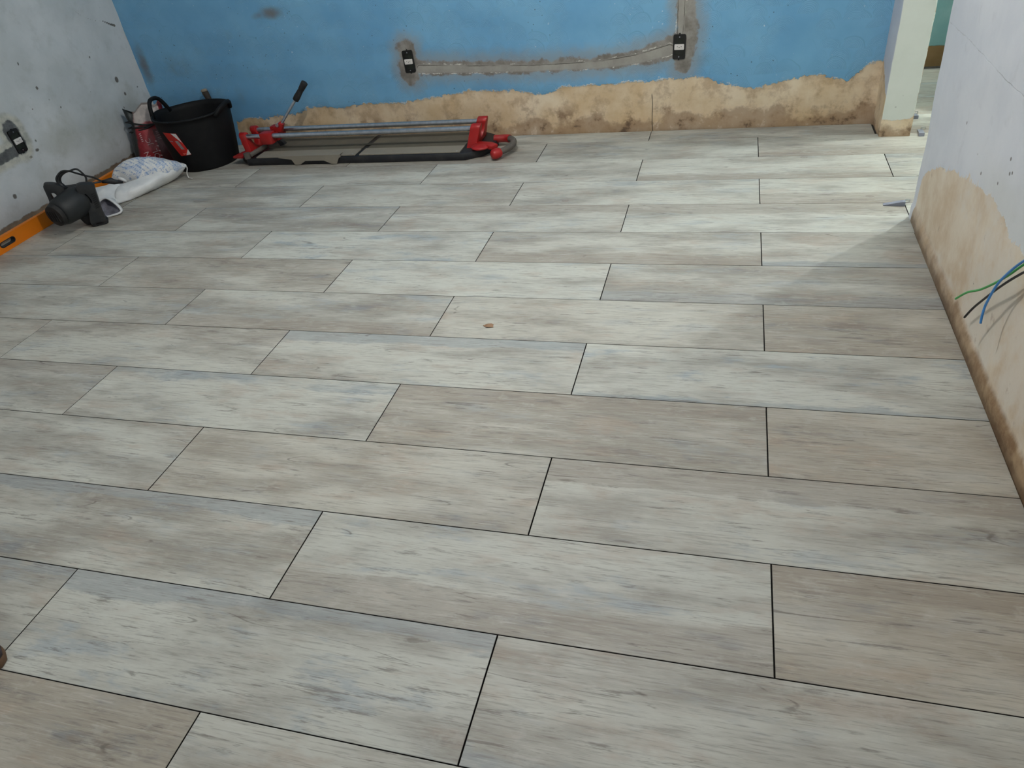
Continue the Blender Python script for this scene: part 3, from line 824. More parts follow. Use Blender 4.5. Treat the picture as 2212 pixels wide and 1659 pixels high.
prof = [(0.0, 0.0)] + [(t, 0.0) for t in (0.04, .15, .3, .45, .6, .75, .88, .96)] + [(0.965, 0.006), (1.0, 0.006), (1.0, -0.004), (0.9, -0.006), (0.6, -0.006), (0.3, -0.006), (0.05, -0.006)]
rings = [[bpt(2 * math.pi * k / NA if k <= NA / 2 else 2 * math.pi * k / NA - 2 * math.pi, t, o_) for k in range(NA)] for t, o_ in prof]
loft(bm, rings)
obj('body', bm, M_BUCKET, buc, smooth=True)
def bucket_handle(ac, half, high, out):
    path = []
    for k in range(13):
        u = -1 + 2 * k / 12
        h = (1 - abs(u) ** 3.2) * high
        p = bpt(ac + u * half, 0.93, 0.004 + out * (1 - abs(u) ** 3))
        path.append(p + Vector((0, 0, h)))
    b_ = bmesh.new(); tube(b_, path, [0.016] + [0.013] * 11 + [0.016], 10)
    return b_
obj('handle', bucket_handle(-2.22, 0.38, 0.098, 0.006), M_BUCKET, buc, smooth=True)
obj('handle', bucket_handle(0.92, 0.38, 0.04, 0.02), M_BUCKET, buc, smooth=True)
# label printed sheet on the side
M_LABEL = plain('glossy_red_label', lin(196, 36, 26), 0.4, var=0.15, scale=25)
M_WHITE = plain('white_print', lin(222, 220, 216), 0.5, var=0.05)
M_GREYPR = plain('grey_print', lin(150, 140, 140), 0.5, var=0.2, scale=150)
def on_bucket(name, pts, off, mat, parent):
    """patch of quads following the bucket wall; pts are (a, t) polygon corners of a quad"""
    b_ = bmesh.new(); n = 8; rows = []
    (a0, t0), (a1, t1), (a2, t2), (a3, t3) = pts
    for i in range(n + 1):
        v = i / n; row = []
        for j in range(n + 1):
            u = j / n
            aa = (a0 * (1 - u) + a1 * u) * (1 - v) + (a3 * (1 - u) + a2 * u) * v
            tt = (t0 * (1 - u) + t1 * u) * (1 - v) + (t3 * (1 - u) + t2 * u) * v
            row.append(b_.verts.new(bpt(aa, tt, off)))
        rows.append(row)
    for i in range(n):
        for j in range(n): b_.faces.new((rows[i][j], rows[i][j + 1], rows[i + 1][j + 1], rows[i + 1][j]))
    bmesh.ops.remove_doubles(b_, verts=b_.verts[:], dist=1e-5)
    r = bmesh.ops.extrude_face_region(b_, geom=b_.faces[:])
    c_ = BC + Vector((0, 0, 0.2))
    for v in r['geom']:
        if isinstance(v, bmesh.types.BMVert):
            d = v.co - c_; d.z = 0; v.co -= d.normalized() * 0.0006
    return obj(name, b_, mat, parent)
lab = on_bucket('label', [(-1.05, .80), (-0.60, .78), (-0.42, .36), (-0.76, .34)], 0.0016, M_LABEL, buc)
lab['label'] = 'red printed label with white corners'
on_bucket('print', [(-0.76, .785), (-0.605, .777), (-0.53, .59), (-0.531, .60)], 0.0026, M_WHITE, lab)
on_bucket('print', [(-0.453, .47), (-0.452, .465), (-0.426, .365), (-0.57, .358)], 0.0026, M_WHITE, lab)
on_bucket('barcode', [(-0.73, .64), (-0.63, .635), (-0.55, .47), (-0.64, .475)], 0.0026, M_GREYPR, lab)
on_bucket('print', [(-0.67, .395), (-0.60, .393), (-0.51, .385), (-0.64, .37)], 0.0028, plain('pale_red_print', lin(226, 120, 108), 0.5), lab)
on_bucket('print', [(-0.92, .645), (-0.81, .635), (-0.805, .622), (-0.92, .632)], 0.0026, M_GREYPR, lab)

# handle of a tool standing behind the bucket rim
th_ = thing('tool_handle', 'short dark tool handle with a pale tip, standing behind the black bucket', 'tool', (-3.48, 3.745, 0))
bm = bmesh.new()
M_HAND = dusty('stained_dark_wood', (0.035, 0.026, 0.02), (0.20, 0.18, 0.15), 0.5, 0.7)
tube(bm, [(-3.50, 3.748, 0.001), (-3.52, 3.747, 0.2), (-3.535, 3.746, 0.335), (-3.543, 3.745, 0.368), (-3.547, 3.745, 0.384)], [0.013, 0.014, 0.019, 0.022, 0.018], 12)
obj('grip', bm, M_HAND, th_, smooth=True)
bm = bmesh.new(); tube(bm, [(-3.546, 3.745, 0.378), (-3.5475, 3.745, 0.388), (-3.548, 3.745, 0.393)], [0.0215, 0.0205, 0.011], 12)
tp = obj('tip', bm, plain('pale_cement_crust', lin(150, 138, 122), 0.9), th_, smooth=True); tp['label'] = 'pale cement-crusted tip'

# ------------------------------------------------------------------ red mortar sack in the corner
def sack_mat():
    g = G('red_printed_sack')
    p = g.obj(); x, y, z = g.sep(p); x = x + 3.86; y = y - 3.488
    n = g.noise(p, 14, 5, 0.6)
    c = g.mix(g.step(n, 0.3, 0.7), lin(118, 18, 28), lin(160, 34, 44))
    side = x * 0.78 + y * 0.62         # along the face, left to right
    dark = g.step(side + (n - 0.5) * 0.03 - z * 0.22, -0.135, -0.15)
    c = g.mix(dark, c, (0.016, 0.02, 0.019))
    panel = g.step(g.abs(side - 0.055), 0.047, 0.043) * g.step(g.abs(z - 0.13), 0.105, 0.10)
    c = g.mix(panel * 0.9, c, lin(70, 26, 32))
    top = g.step(z + (n - 0.5) * 0.03 + g.abs(side + 0.01) * 0.3, 0.275, 0.292) * g.step(side, 0.10, 0.085) * (1.0 - dark)
    c = g.mix(top, c, g.mix(g.step(n, 0.4, 0.6), lin(168, 160, 156), lin(190, 180, 174)))
    g.set(color=c, rough=0.38, spec=0.5)
    g.bump(g.noise(g.comb(x * 1.0, y * 1.0, z * 0.8), 22, 4, 0.6), 0.5, 0.008)
    return g.mat
SO = Vector((-3.86, 3.488, 0))
sack = thing('mortar_sack', 'open red printed mortar sack squeezed between the grey wall and the black bucket', 'sack', tuple(SO))
fx, fy = Vector((0.78, 0.62, 0)).normalized(), Vector((0.62, -0.78, 0)).normalized()   # right and towards the room
bm = bmesh.new(); rings = []
prof = [(0.0, .128, .088), (.02, .142, .10), (.07, .148, .108), (.13, .146, .106), (.19, .136, .096), (.235, .118, .078), (.262, .10, .058), (.285, .108, .05), (.315, .118, .044), (.345, .122, .036), (.36, .122, .03)]
for i, (z_, a_, b_) in enumerate(prof):
    ring = []
    for k in range(48):
        t = 2 * math.pi * k / 48
        cx_, sx_ = math.cos(t), math.sin(t)
        ex = 0.62
        lx = a_ * math.copysign(abs(cx_) ** ex, cx_); ly = b_ * math.copysign(abs(sx_) ** ex, sx_)
        nn = mnoise.noise(Vector((lx * 9, ly * 9, z_ * 9))) * 0.011 + mnoise.noise(Vector((lx * 30, ly * 30, z_ * 14 + 3))) * 0.0045 * (1 + 2 * (z_ > .22))
        zz = z_
        if i >= 8: zz += 0.022 * math.cos(lx * 46) * (i - 7) / 3 + 0.018 * (lx > 0.02) * (i - 7) / 3
        ring.append(SO + fx * (lx * (1 + nn * 4) - 0.012 + 0.015 * z_ / .36) + fy * (ly + nn - 0.02 * z_ / .36) + Vector((0, 0, zz)))
    rings.append(ring)
loft(bm, rings, cap=False)
bm.verts.ensure_lookup_table(); bm.faces.new([bm.verts[k] for k in range(48)][::-1])
bmesh.ops.recalc_face_normals(bm, faces=bm.faces[:])
sack_bvh = BVHTree.FromBMesh(bm)
M_SACK = sack_mat()
so = obj('body', bm, M_SACK, sack, smooth=True)
def project(bm_, bvh, direction, off):
    for v in list(bm_.verts):
        hit = bvh.ray_cast(v.co - direction * 0.6, direction)
        if hit[0] is not None: v.co = hit[0] - direction * off
        else: bm_.verts.remove(v)
def text_on_sack(s, size, u, z_, ang, mat, name='lettering'):
    cu = bpy.data.curves.new('t', 'FONT'); cu.body = s; cu.size = size; cu.align_x = 'CENTER'; cu.align_y = 'CENTER'; cu.resolution_u = 2
    to = bpy.data.objects.new('t', cu); COL.objects.link(to)
    dg = bpy.context.evaluated_depsgraph_get()
    me = bpy.data.meshes.new_from_object(to.evaluated_get(dg))
    bpy.data.objects.remove(to); bpy.data.curves.remove(cu)
    b_ = bmesh.new(); b_.from_mesh(me); bpy.data.meshes.remove(me)
    ca, sa = math.cos(ang), math.sin(ang)
    for v in b_.verts:
        x_, y_ = v.co.x * ca - v.co.y * sa, v.co.x * sa + v.co.y * ca
        v.co = SO + fx * (u + x_) + Vector((0, 0, z_ + y_)) + fy * 0.2
    project(b_, sack_bvh, -fy, 0.0025)
    return obj(name, b_, mat, so)
M_PINK = plain('pinkish_print', lin(206, 170, 172), 0.5)
text_on_sack('POL', 0.050, -0.016, 0.075, math.radians(97), M_PINK)
text_on_sack('ION', 0.046, -0.070, 0.072, math.radians(97), M_PINK)
text_on_sack('JC', 0.042, -0.036, 0.168, math.radians(97), M_PINK)
for z0 in (0.176, 0.187, 0.198, 0.209, 0.220):
    b_ = bmesh.new()
    b_.faces.new([b_.verts.new(SO + fx * x_ + Vector((0, 0, z0 + y_)) + fy * 0.2) for x_, y_ in [(-0.078, 0), (-0.066, .001), (-0.066, .006), (-0.078, .004)]])
    project(b_, sack_bvh, -fy, 0.0025); obj('print_dash', b_, M_PINK, so)
text_on_sack('IT', 0.05, 0.068, 0.235, math.radians(100), M_PINK)
for i_ in range(5):
    for j_ in range(2):
        b_ = bmesh.new()
        c_ = [(-0.004, -0.004), (0.008, -0.008), (0.009, 0.0), (-0.003, 0.004)]
        b_.faces.new([b_.verts.new(SO + fx * ((0.004, 0.108)[j_] + x_) + Vector((0, 0, 0.045 + i_ * 0.03 + y_)) + fy * 0.2) for x_, y_ in c_])
        project(b_, sack_bvh, -fy, 0.0025); obj('print_dash', b_, M_PINK, so)
M_GPR = plain('greyed_print', lin(128, 104, 108), 0.5)
for z0 in (0.168, 0.178, 0.192, 0.205, 0.214):
    b_ = bmesh.new()
    b_.faces.new([b_.verts.new(SO + fx * x_ + Vector((0, 0, z0 + y_)) + fy * 0.2) for x_, y_ in [(0.024, 0), (0.055, .001), (0.086, 0.003), (0.086, 0.008), (0.055, 0.006), (0.024, 0.004)]])
    project(b_, sack_bvh, -fy, 0.0025); obj('print_line', b_, M_GPR, so)
# black strap tied round the neck
M_STRAP = dusty('black_cord', (0.012, 0.012, 0.012), (0.05, 0.05, 0.05), 0.3, 0.6)
strap = thing('black_strap', 'black cord looped round the neck of the red mortar sack', 'cord', tuple(SO + Vector((0, 0, 0.26))))
for z0, dr, tl in ((0.262, 0.012, 0.01), (0.272, 0.016, -0.02), (0.256, 0.016, 0.03)):
    bm = bmesh.new(); pts = []
    for k in range(28):
        t = 2 * math.pi * k / 28
        pts.append(SO + fx * ((0.112 + dr) * math.cos(t) - 0.004) + fy * ((0.062 + dr) * math.sin(t) - 0.014) + Vector((0, 0, z0 + tl * math.cos(t) + 0.006 * math.sin(3 * t))))
    tube(bm, pts, 0.0052, 8, closed=True); obj('loop', bm, M_STRAP, strap, smooth=True)
bm = bmesh.new(); tube(bm, smooth_path([SO + fx * 0.075 + fy * 0.075 + Vector((0, 0, .262)), SO + fx * 0.105 + fy * 0.108 + Vector((0, 0, .21)), SO + fx * 0.118 + fy * 0.118 + Vector((0, 0, .12)), SO + fx * 0.12 + fy * 0.122 + Vector((0, 0, .04))]), 0.006, 8)
obj('tail', bm, M_STRAP, strap, smooth=True)

# ------------------------------------------------------------------ white sack with blue print lying by the wall
def bag_mat(printed):
    g = G('white_plastic_sack_printed' if printed else 'white_plastic_sack')
    p = g.obj(); x, y, z = g.sep(p)
    n = g.noise(p, 9, 5, 0.6)
    c = g.mix(g.step(n, 0.3, 0.7), lin(220, 222, 223), lin(238, 238, 237))
    if printed:
        # lines of faint blue lettering and blocks of blue
        u = x * 0.35 + y * 0.94; t = z * 0.92 + x * -0.5
        rows = g.step(g.m('SINE', u * 290.0 + t * 60), 0.25, 0.7)
        wordy = g.step(g.noise(g.comb(u * 40, t * 70, 0.0), 1.6, 3, 0.6), 0.46, 0.54)
        blocks = g.step(g.noise(g.comb(u, t, 3.0), 14, 3, 0.5), 0.50, 0.54)
        edge = g.step(z, 0.055, 0.075)
        c = g.mix(rows * wordy * edge * 0.65, c, lin(84, 130, 186))
        c = g.mix(blocks * edge * 0.5 * (0.5 + wordy * 0.5), c, lin(104, 148, 200))
    g.set(color=c, rough=0.42, spec=0.45)
    g.bump(g.noise(p, 16, 5, 0.65), 0.55, 0.01)
    return g.mat
M_BAGP, M_BAG = bag_mat(True), bag_mat(False)
BO = Vector((-3.62, 2.95, 0))
bag = thing('plastic_sack', 'white plastic sack with blue print slumped on the floor before the black bucket', 'sack', tuple(BO))
def lump(name, spine, mat, parent, seed, seg=36, fold=0.006):
    """soft closed lump: spine rows are (centre xyz, half width, half height)"""
    bm = bmesh.new(); P = [Vector(s[0]) for s in spine]; rings = []
    ctr = smooth_path(P, 5); n = len(ctr)
    idx = np.linspace(0, len(spine) - 1, n)
    W_ = np.interp(idx, range(len(spine)), [s[1] for s in spine]); H_ = np.interp(idx, range(len(spine)), [s[2] for s in spine])
    for i, c_ in enumerate(ctr):
        t = (ctr[min(i + 1, n - 1)] - ctr[max(i - 1, 0)]); t.z *= 0.3; t.normalize()
        s_ = Vector((t.y, -t.x, 0)).normalized(); up = s_.cross(t).normalized()
        if up.z < 0: up = -up
        ring = []
        for k in range(seg):
            a = 2 * math.pi * k / seg
            q_ = c_ + s_ * W_[i] * math.cos(a) + up * H_[i] * math.copysign(abs(math.sin(a)) ** 0.9, math.sin(a))
            nn = mnoise.noise(q_ * 9 + Vector((seed, 0, 0))) * fold * 1.6 + mnoise.noise(q_ * 26 + Vector((0, seed, 0))) * fold
            q_ += (s_ * math.cos(a) + up * math.sin(a)) * nn
            q_.z = max(q_.z, 0.0015)
            ring.append(q_)
        rings.append(ring)
    loft(bm, rings)
    bmesh.ops.triangulate(bm, faces=[f for f in bm.faces if len(f.verts) > 4])
    return obj(name, bm, mat, parent, smooth=True)
# printed bulge with a pointed right end
lump('body', [((-3.835, 2.97, 0.05), .012, .015), ((-3.80, 2.99, 0.072), .05, .055), ((-3.74, 3.025, 0.092), .08, .084), ((-3.66, 3.06, 0.098), .09, .088), ((-3.57, 3.09, 0.094), .08, .074), ((-3.50, 3.14, 0.088), .05, .046), ((-3.462, 3.175, 0.08), .022, .018), ((-3.44, 3.195, 0.076), .008, .007)], M_BAGP, bag, 3.0)
def sheet(name, cols, mat, parent, seed, amp=0.006):
    """soft closed shape: every column is a closed outline of a few control points"""
    rows = [smooth_path(c_, 5, closed=True) for c_ in cols]
    k = len(rows[0]); lines = [smooth_path([r_[i] for r_ in rows], 5) for i in range(k)]
    rings = []
    for j in range(len(lines[0])):
        ring = []
        for i in range(k):
            q_ = lines[i][j].copy()
            nn = mnoise.noise(q_ * 13 + Vector((seed, 0, 0))) * amp * 1.5 + mnoise.noise(q_ * 34 + Vector((0, seed, 0))) * amp
            q_ += Vector((0.4, -0.6, 0.7)) * nn; q_.z = max(q_.z, 0.0015)
            ring.append(q_)
        rings.append(ring)
    b_ = bmesh.new(); loft(b_, rings)
    bmesh.ops.triangulate(b_, faces=[f for f in b_.faces if len(f.verts) > 4])
    return obj(name, b_, mat, parent, smooth=True)
# plain under-fold that wraps the front of the bulge
sheet('fold', [
    [(-3.735, 2.905, 0.075), (-3.68, 2.80, 0.055), (-3.665, 2.757, 0.002), (-3.72, 2.83, 0.002), (-3.75, 2.90, 0.03)],
    [(-3.640, 2.925, 0.082), (-3.595, 2.85, 0.055), (-3.612, 2.838, 0.002), (-3.68, 2.92, 0.002), (-3.68, 2.95, 0.05)],
    [(-3.580, 2.995, 0.100), (-3.535, 2.95, 0.060), (-3.566, 2.955, 0.002), (-3.64, 3.02, 0.002), (-3.62, 3.03, 0.06)],
    [(-3.535, 3.068, 0.106), (-3.500, 3.03, 0.062), (-3.545, 3.045, 0.002), (-3.60, 3.09, 0.004), (-3.57, 3.10, 0.06)],
    [(-3.487, 3.150, 0.098), (-3.462, 3.13, 0.066), (-3.495, 3.14, 0.024), (-3.54, 3.16, 0.02), (-3.52, 3.17, 0.06)],
    [(-3.442, 3.193, 0.080), (-3.436, 3.187, 0.075), (-3.440, 3.188, 0.070), (-3.446, 3.195, 0.070), (-3.447, 3.198, 0.076)]], M_BAG, bag, 9.0, 0.009)
# flattened tail running under the power tool, and its open mouth with a turned lip
sheet('tail', [
    [(-3.850, 2.830, 0.082), (-3.80, 2.77, 0.080), (-3.76, 2.71, 0.050), (-3.78, 2.72, 0.02), (-3.86, 2.82, 0.05)],
    [(-3.785, 2.866, 0.086), (-3.74, 2.78, 0.078), (-3.68, 2.70, 0.050), (-3.70, 2.71, 0.004), (-3.80, 2.86, 0.04)],
    [(-3.733, 2.905, 0.078), (-3.70, 2.82, 0.062), (-3.655, 2.745, 0.030), (-3.67, 2.76, 0.003), (-3.74, 2.88, 0.02)],
    [(-3.700, 2.900, 0.050), (-3.68, 2.85, 0.045), (-3.66, 2.80, 0.020), (-3.67, 2.81, 0.003), (-3.71, 2.89, 0.01)]], M_BAG, bag, 15.0, 0.008)
rim = smooth_path([(-3.645, 2.625, 0.075), (-3.615, 2.655, 0.088), (-3.570, 2.652, 0.066), (-3.530, 2.640, 0.034), (-3.522, 2.626, 0.014), (-3.560, 2.594, 0.008), (-3.605, 2.572, 0.008), (-3.640, 2.58, 0.035)], 4, closed=True)
b_ = bmesh.new()
mid = [p.lerp(Vector((-3.655, 2.72, 0.042)), 0.45) + Vector((0.012, 0.0, 0.004)) for p in rim]
endr = [p.lerp(Vector((-3.675, 2.775, 0.042)), 0.75) for p in rim]
for rr_ in (mid, endr):
    for p in rr_: p.z = max(p.z, 0.002)
loft(b_, [rim, [p * 1.0 + Vector((-.002, .012, 0)) + (p - Vector((-3.585, 2.612, .045))) * 0.06 for p in rim], mid, endr], cap=False)
for v in b_.verts: v.co.z = max(v.co.z, 0.0015)
obj('mouth', b_, M_BAG, bag, smooth=True)
b_ = bmesh.new(); tube(b_, [Vector((p.x, p.y, max(p.z, 0.007))) for p in rim], 0.006, 8, closed=True); obj('mouth_lip', b_, M_BAG, bag, smooth=True)
b_ = bmesh.new(); cv = b_.verts.new((-3.63, 2.67, 0.045)); vv = [b_.verts.new(p.lerp(Vector((-3.63, 2.67, 0.045)), 0.03)) for p in rim]
for k in range(len(rim)): b_.faces.new((vv[k], vv[(k + 1) % len(rim)], cv))
obj('mouth_lining', b_, plain('grey_sack_lining', lin(112, 112, 122), 0.6, var=0.3, scale=25), bag)
b_ = bmesh.new(); tube(b_, smooth_path([(-3.775, 2.975, 0.075), (-3.735, 2.94, 0.095), (-3.715, 2.955, 0.07), (-3.745, 2.96, 0.058)], 4), 0.010, 8); obj('corner_knot', b_, M_BAG, bag, smooth=True)
b_ = bmesh.new(); tube(b_, smooth_path([(-3.442, 3.192, 0.074), (-3.434, 3.185, 0.06), (-3.444, 3.178, 0.03), (-3.438, 3.172, 0.006), (-3.425, 3.166, 0.004), (-3.40, 3.155, 0.004)], 5), 0.0032, 6); obj('string', b_, M_WHITE, bag, smooth=True)

# ------------------------------------------------------------------ mortar mixer power head (lying against the level)
M_TOOL = dusty('dusty_black_tool_plastic', (0.012, 0.012, 0.013), (0.05, 0.044, 0.04), 0.6, 0.62, 0.35, 11)
M_TOOL2 = dusty('dark_grey_tool_plastic', (0.017, 0.019, 0.021), (0.055, 0.05, 0.045), 0.5, 0.55, 0.4, 9)
MO = Vector((-3.70, 2.42, 0))
mix = thing('power_mixer', 'dusty black power mixer with two looped handles and a coiled cord by the orange level', 'power tool', tuple(MO))
mu = Vector((0.775, -0.632, 0)).normalized() if False else Vector((0.762, 0.648, 0)).normalized()   # right, seen from the room
mv = Vector((0.648, -0.762, 0)).normalized()                                                        # towards the room
def mp(u, d, z): return MO + mu * u + mv * d + Vector((0, 0, z))
# motor barrel with vented end cap
ax0, ax1 = mp(-0.012, 0.105, 0.132), mp(0.125, -0.02, 0.150); dx = (ax1 - ax0)
bm = bmesh.new(); tube(bm, [ax0 + dx * t for t in (0.0, 0.06, 0.14, 0.5, 0.8, 1.0)], [0.058, 0.068, 0.074, 0.080, 0.082, 0.07], 28); obj('motor_housing', bm, M_TOOL2, mix, angle=50)
bm = bmesh.new(); tube(bm, [ax0 - dx * 0.14, ax0 - dx * 0.12, ax0 - dx * 0.01], [0.046, 0.058, 0.064], 28); ec = obj('end_cap', bm, M_TOOL, mix, angle=50)
bm = bmesh.new(); u_, v_ = frame_of(dx)
for k in range(5):
    o_ = (k - 2) * 0.017
    bm = bmesh.new(); cyl(bm, ax0 - dx * 0.145 + u_ * o_ - v_ * 0.028, ax0 - dx * 0.145 + u_ * o_ + v_ * 0.028, 0.004, 6)
    obj('vent_rib', bm, M_BLACKP, ec)
bm = bmesh.new(); c_ = ax0 + dx * 0.42 + mv * 0.066 + Vector((0, 0, .022)); cyl(bm, c_ - mv * .02, c_ + mv * 0.010, 0.014, 14); obj('brush_cap', bm, M_BLACKP, mix, angle=40)
# gear housing between the grips, standing on the floor behind the motor
def soft_prism(name, outer, inner, d0, d1, mat, bev):
    b_ = bmesh.new()
    f0, f1 = (lambda p: mp(p[0], d0, p[1])), (lambda p: mp(p[0], d1, p[1]))
    if inner: plate_with_hole(b_, outer, inner, f0, f1)
    else: prism(b_, outer, f0, f1)
    bmesh.ops.recalc_face_normals(b_, faces=b_.faces[:])
    es = [e for e in b_.edges if len(e.link_faces) == 2 and e.calc_face_angle(0) > 1.2]
    bmesh.ops.bevel(b_, geom=es, offset=bev, segments=3, affect='EDGES', profile=0.5, clamp_overlap=True)
    return obj(name, b_, mat, mix, angle=60)
soft_prism('gear_housing', [(0.03, 0.205), (0.06, 0.222), (0.15, 0.21), (0.16, 0.10), (0.15, 0.002), (0.08, 0.002), (0.06, 0.06), (0.03, 0.12)], None, -0.10, 0.02, M_TOOL, 0.02)
def curve2(pts, sub=4): return [(p.x, p.y) for p in smooth_path([(a, b, 0) for a, b in pts], sub, closed=True)]
soft_prism('handle', curve2([(-.027, .268), (-.010, .275), (.030, .262), (.058, .234), (.052, .195), (.030, .160), (0.0, .150), (-.034, .160), (-.032, .199), (-.030, .236)]),
           curve2([(-.012, .216), (0.0, .224), (.012, .213), (.014, .185), (0.0, .172), (-.012, .186)]), -0.03, 0.022, M_TOOL2, 0.008)
soft_prism('handle', curve2([(.128, .238), (.168, .237), (.208, .222), (.206, .185), (.200, .137), (.192, .075), (.192, .012), (.180, .001), (.125, .006), (.112, .028), (.122, .068), (.130, .108), (.126, .165), (.122, .21)]),
           curve2([(.148, .186), (.157, .184), (.167, .148), (.160, .132), (.150, .156)]), 0.0, 0.06, M_TOOL2, 0.012)
for k in range(8):                                              # ribs on the right grip
    bm = bmesh.new(); z_ = 0.10 + k * 0.011; cyl(bm, mp(0.170 + k * 0.0012, 0.0605, z_), mp(0.190 + k * 0.0014, 0.0605, z_ + 0.006), 0.0022, 6); obj('grip_rib', bm, M_TOOL, mix)
bm = bmesh.new(); box(bm, (-.045, -.03, 0.0), (.045, .03, .03), 0.010, 2, Matrix.Translation(mp(0.155, 0.03, 0.001)) @ Matrix.Rotation(math.atan2(mu.y, mu.x), 4, 'Z')); obj('handle_foot', bm, M_TOOL, mix, angle=50)
for a_, b2_, r_ in ((mp(0.02, -0.01, 0.205), mp(0.15, 0.01, 0.195), 0.020), (mp(0.01, -0.01, 0.175), mp(0.14, 0.02, 0.165), 0.03)):
    bm = bmesh.new(); cyl(bm, a_, b2_, r_, 14); obj('cross_bar', bm, M_TOOL, mix, angle=50)
# cord: strain relief, loops, run to the plug
bm = bmesh.new(); cyl(bm, mp(0.060, -0.02, 0.215), mp(0.042, -0.03, 0.262), 0.019, 12, 0.012); obj('strain_relief', bm, M_BLACKP, mix, smooth=True)
M_CORD = dusty('black_rubber_cord', (0.016, 0.017, 0.018), (0.06, 0.055, 0.05), 0.4, 0.5)
loops = [[mp(0.039, -0.03, 0.255), mp(0.043, -0.03, 0.28), mp(0.070, -0.03, 0.304), mp(0.094, -0.03, 0.310), mp(0.12, -0.03, 0.303), mp(0.150, -0.03, 0.305), mp(0.165, -0.03, 0.294), mp(0.178, -0.03, 0.267), mp(0.181, -0.03, 0.245), mp(0.170, -0.02, 0.215)],
         [mp(0.068, -0.04, 0.212), mp(0.055, -0.04, 0.238), mp(0.056, -0.04, 0.267), mp(0.072, -0.04, 0.287), mp(0.099, -0.04, 0.299), mp(0.118, -0.04, 0.299), mp(0.140, -0.045, 0.282), mp(0.177, -0.05, 0.256), mp(0.216, -0.06, 0.230), mp(0.242, -0.08, 0.195)],
         [mp(0.073, -0.05, 0.213), mp(0.130, -0.05, 0.209), mp(0.205, -0.06, 0.202), mp(0.245, -0.08, 0.194)],
         [mp(0.046, -0.03, 0.25), mp(0.050, -0.035, 0.275), mp(0.075, -0.035, 0.296), mp(0.11, -0.035, 0.301)]]
for L_ in loops:
    bm = bmesh.new(); tube(bm, smooth_path(L_, 6), 0.0052, 8); obj('cord', bm, M_CORD, mix, smooth=True)
plug = [mp(0.242, -0.08, 0.193), mp(0.263, -0.08, 0.190), mp(0.289, -0.08, 0.186), mp(0.303, -0.08, 0.176), mp(0.345, -0.08, 0.163)]
bm = bmesh.new(); tube(bm, plug, [0.008, 0.012, 0.019, 0.015, 0.006], 12); obj('plug', bm, M_BLACKP, mix, smooth=True)

# ------------------------------------------------------------------ orange level along the left wall
M_ORANGE = dusty('orange_painted_aluminium', lin(226, 124, 14), lin(190, 130, 60), 0.3, 0.5, 0.4, 6)
LV0, LV1, LVH, LVT = 0.95, 3.32, 0.080, 0.026
lev = thing('spirit_level', 'long orange aluminium spirit level on edge along the foot of the grey wall', 'level', (-3.93, 2.2, 0))
def lx(y_): return -3.895 - (y_ - 2.1) * 0.034
bm = bmesh.new()
plate_with_hole(bm, [(LV0, 0.001), (LV1, 0.001), (LV1, LVH), (LV0, LVH)], stadium(2.178, 0.041, 0.036, 0.016), lambda p: Vector((lx(p[0]), p[0], p[1])), lambda p: Vector((lx(p[0]) - LVT, p[0], p[1])))
obj('beam', bm, M_ORANGE, lev)
bm = bmesh.new()
plate_with_hole(bm, stadium(2.178, 0.041, 0.0365, 0.0165), stadium(2.178, 0.041, 0.035, 0.0125), lambda p: Vector((lx(p[0]) + 0.0015, p[0], p[1])), lambda p: Vector((lx(p[0]) - LVT - 0.001, p[0], p[1])))
gl = obj('hand_hole_rim', bm, M_BLACKP, lev); gl['label'] = 'black rim of the hand hole'
bm = bmesh.new(); box(bm, (-0.0008, LV0, LVH - 0.006), (0.0012, LV1, LVH + 0.0006))
for v in bm.verts: v.co.x += lx(v.co.y)
obj('top_flange', bm, M_ORANGE, lev)
bm = bmesh.new(); box(bm, (-0.0008, LV0, 0.001), (0.0012, LV1, 0.007))
for v in bm.verts: v.co.x += lx(v.co.y)
obj('bottom_flange', bm, M_ORANGE, lev)

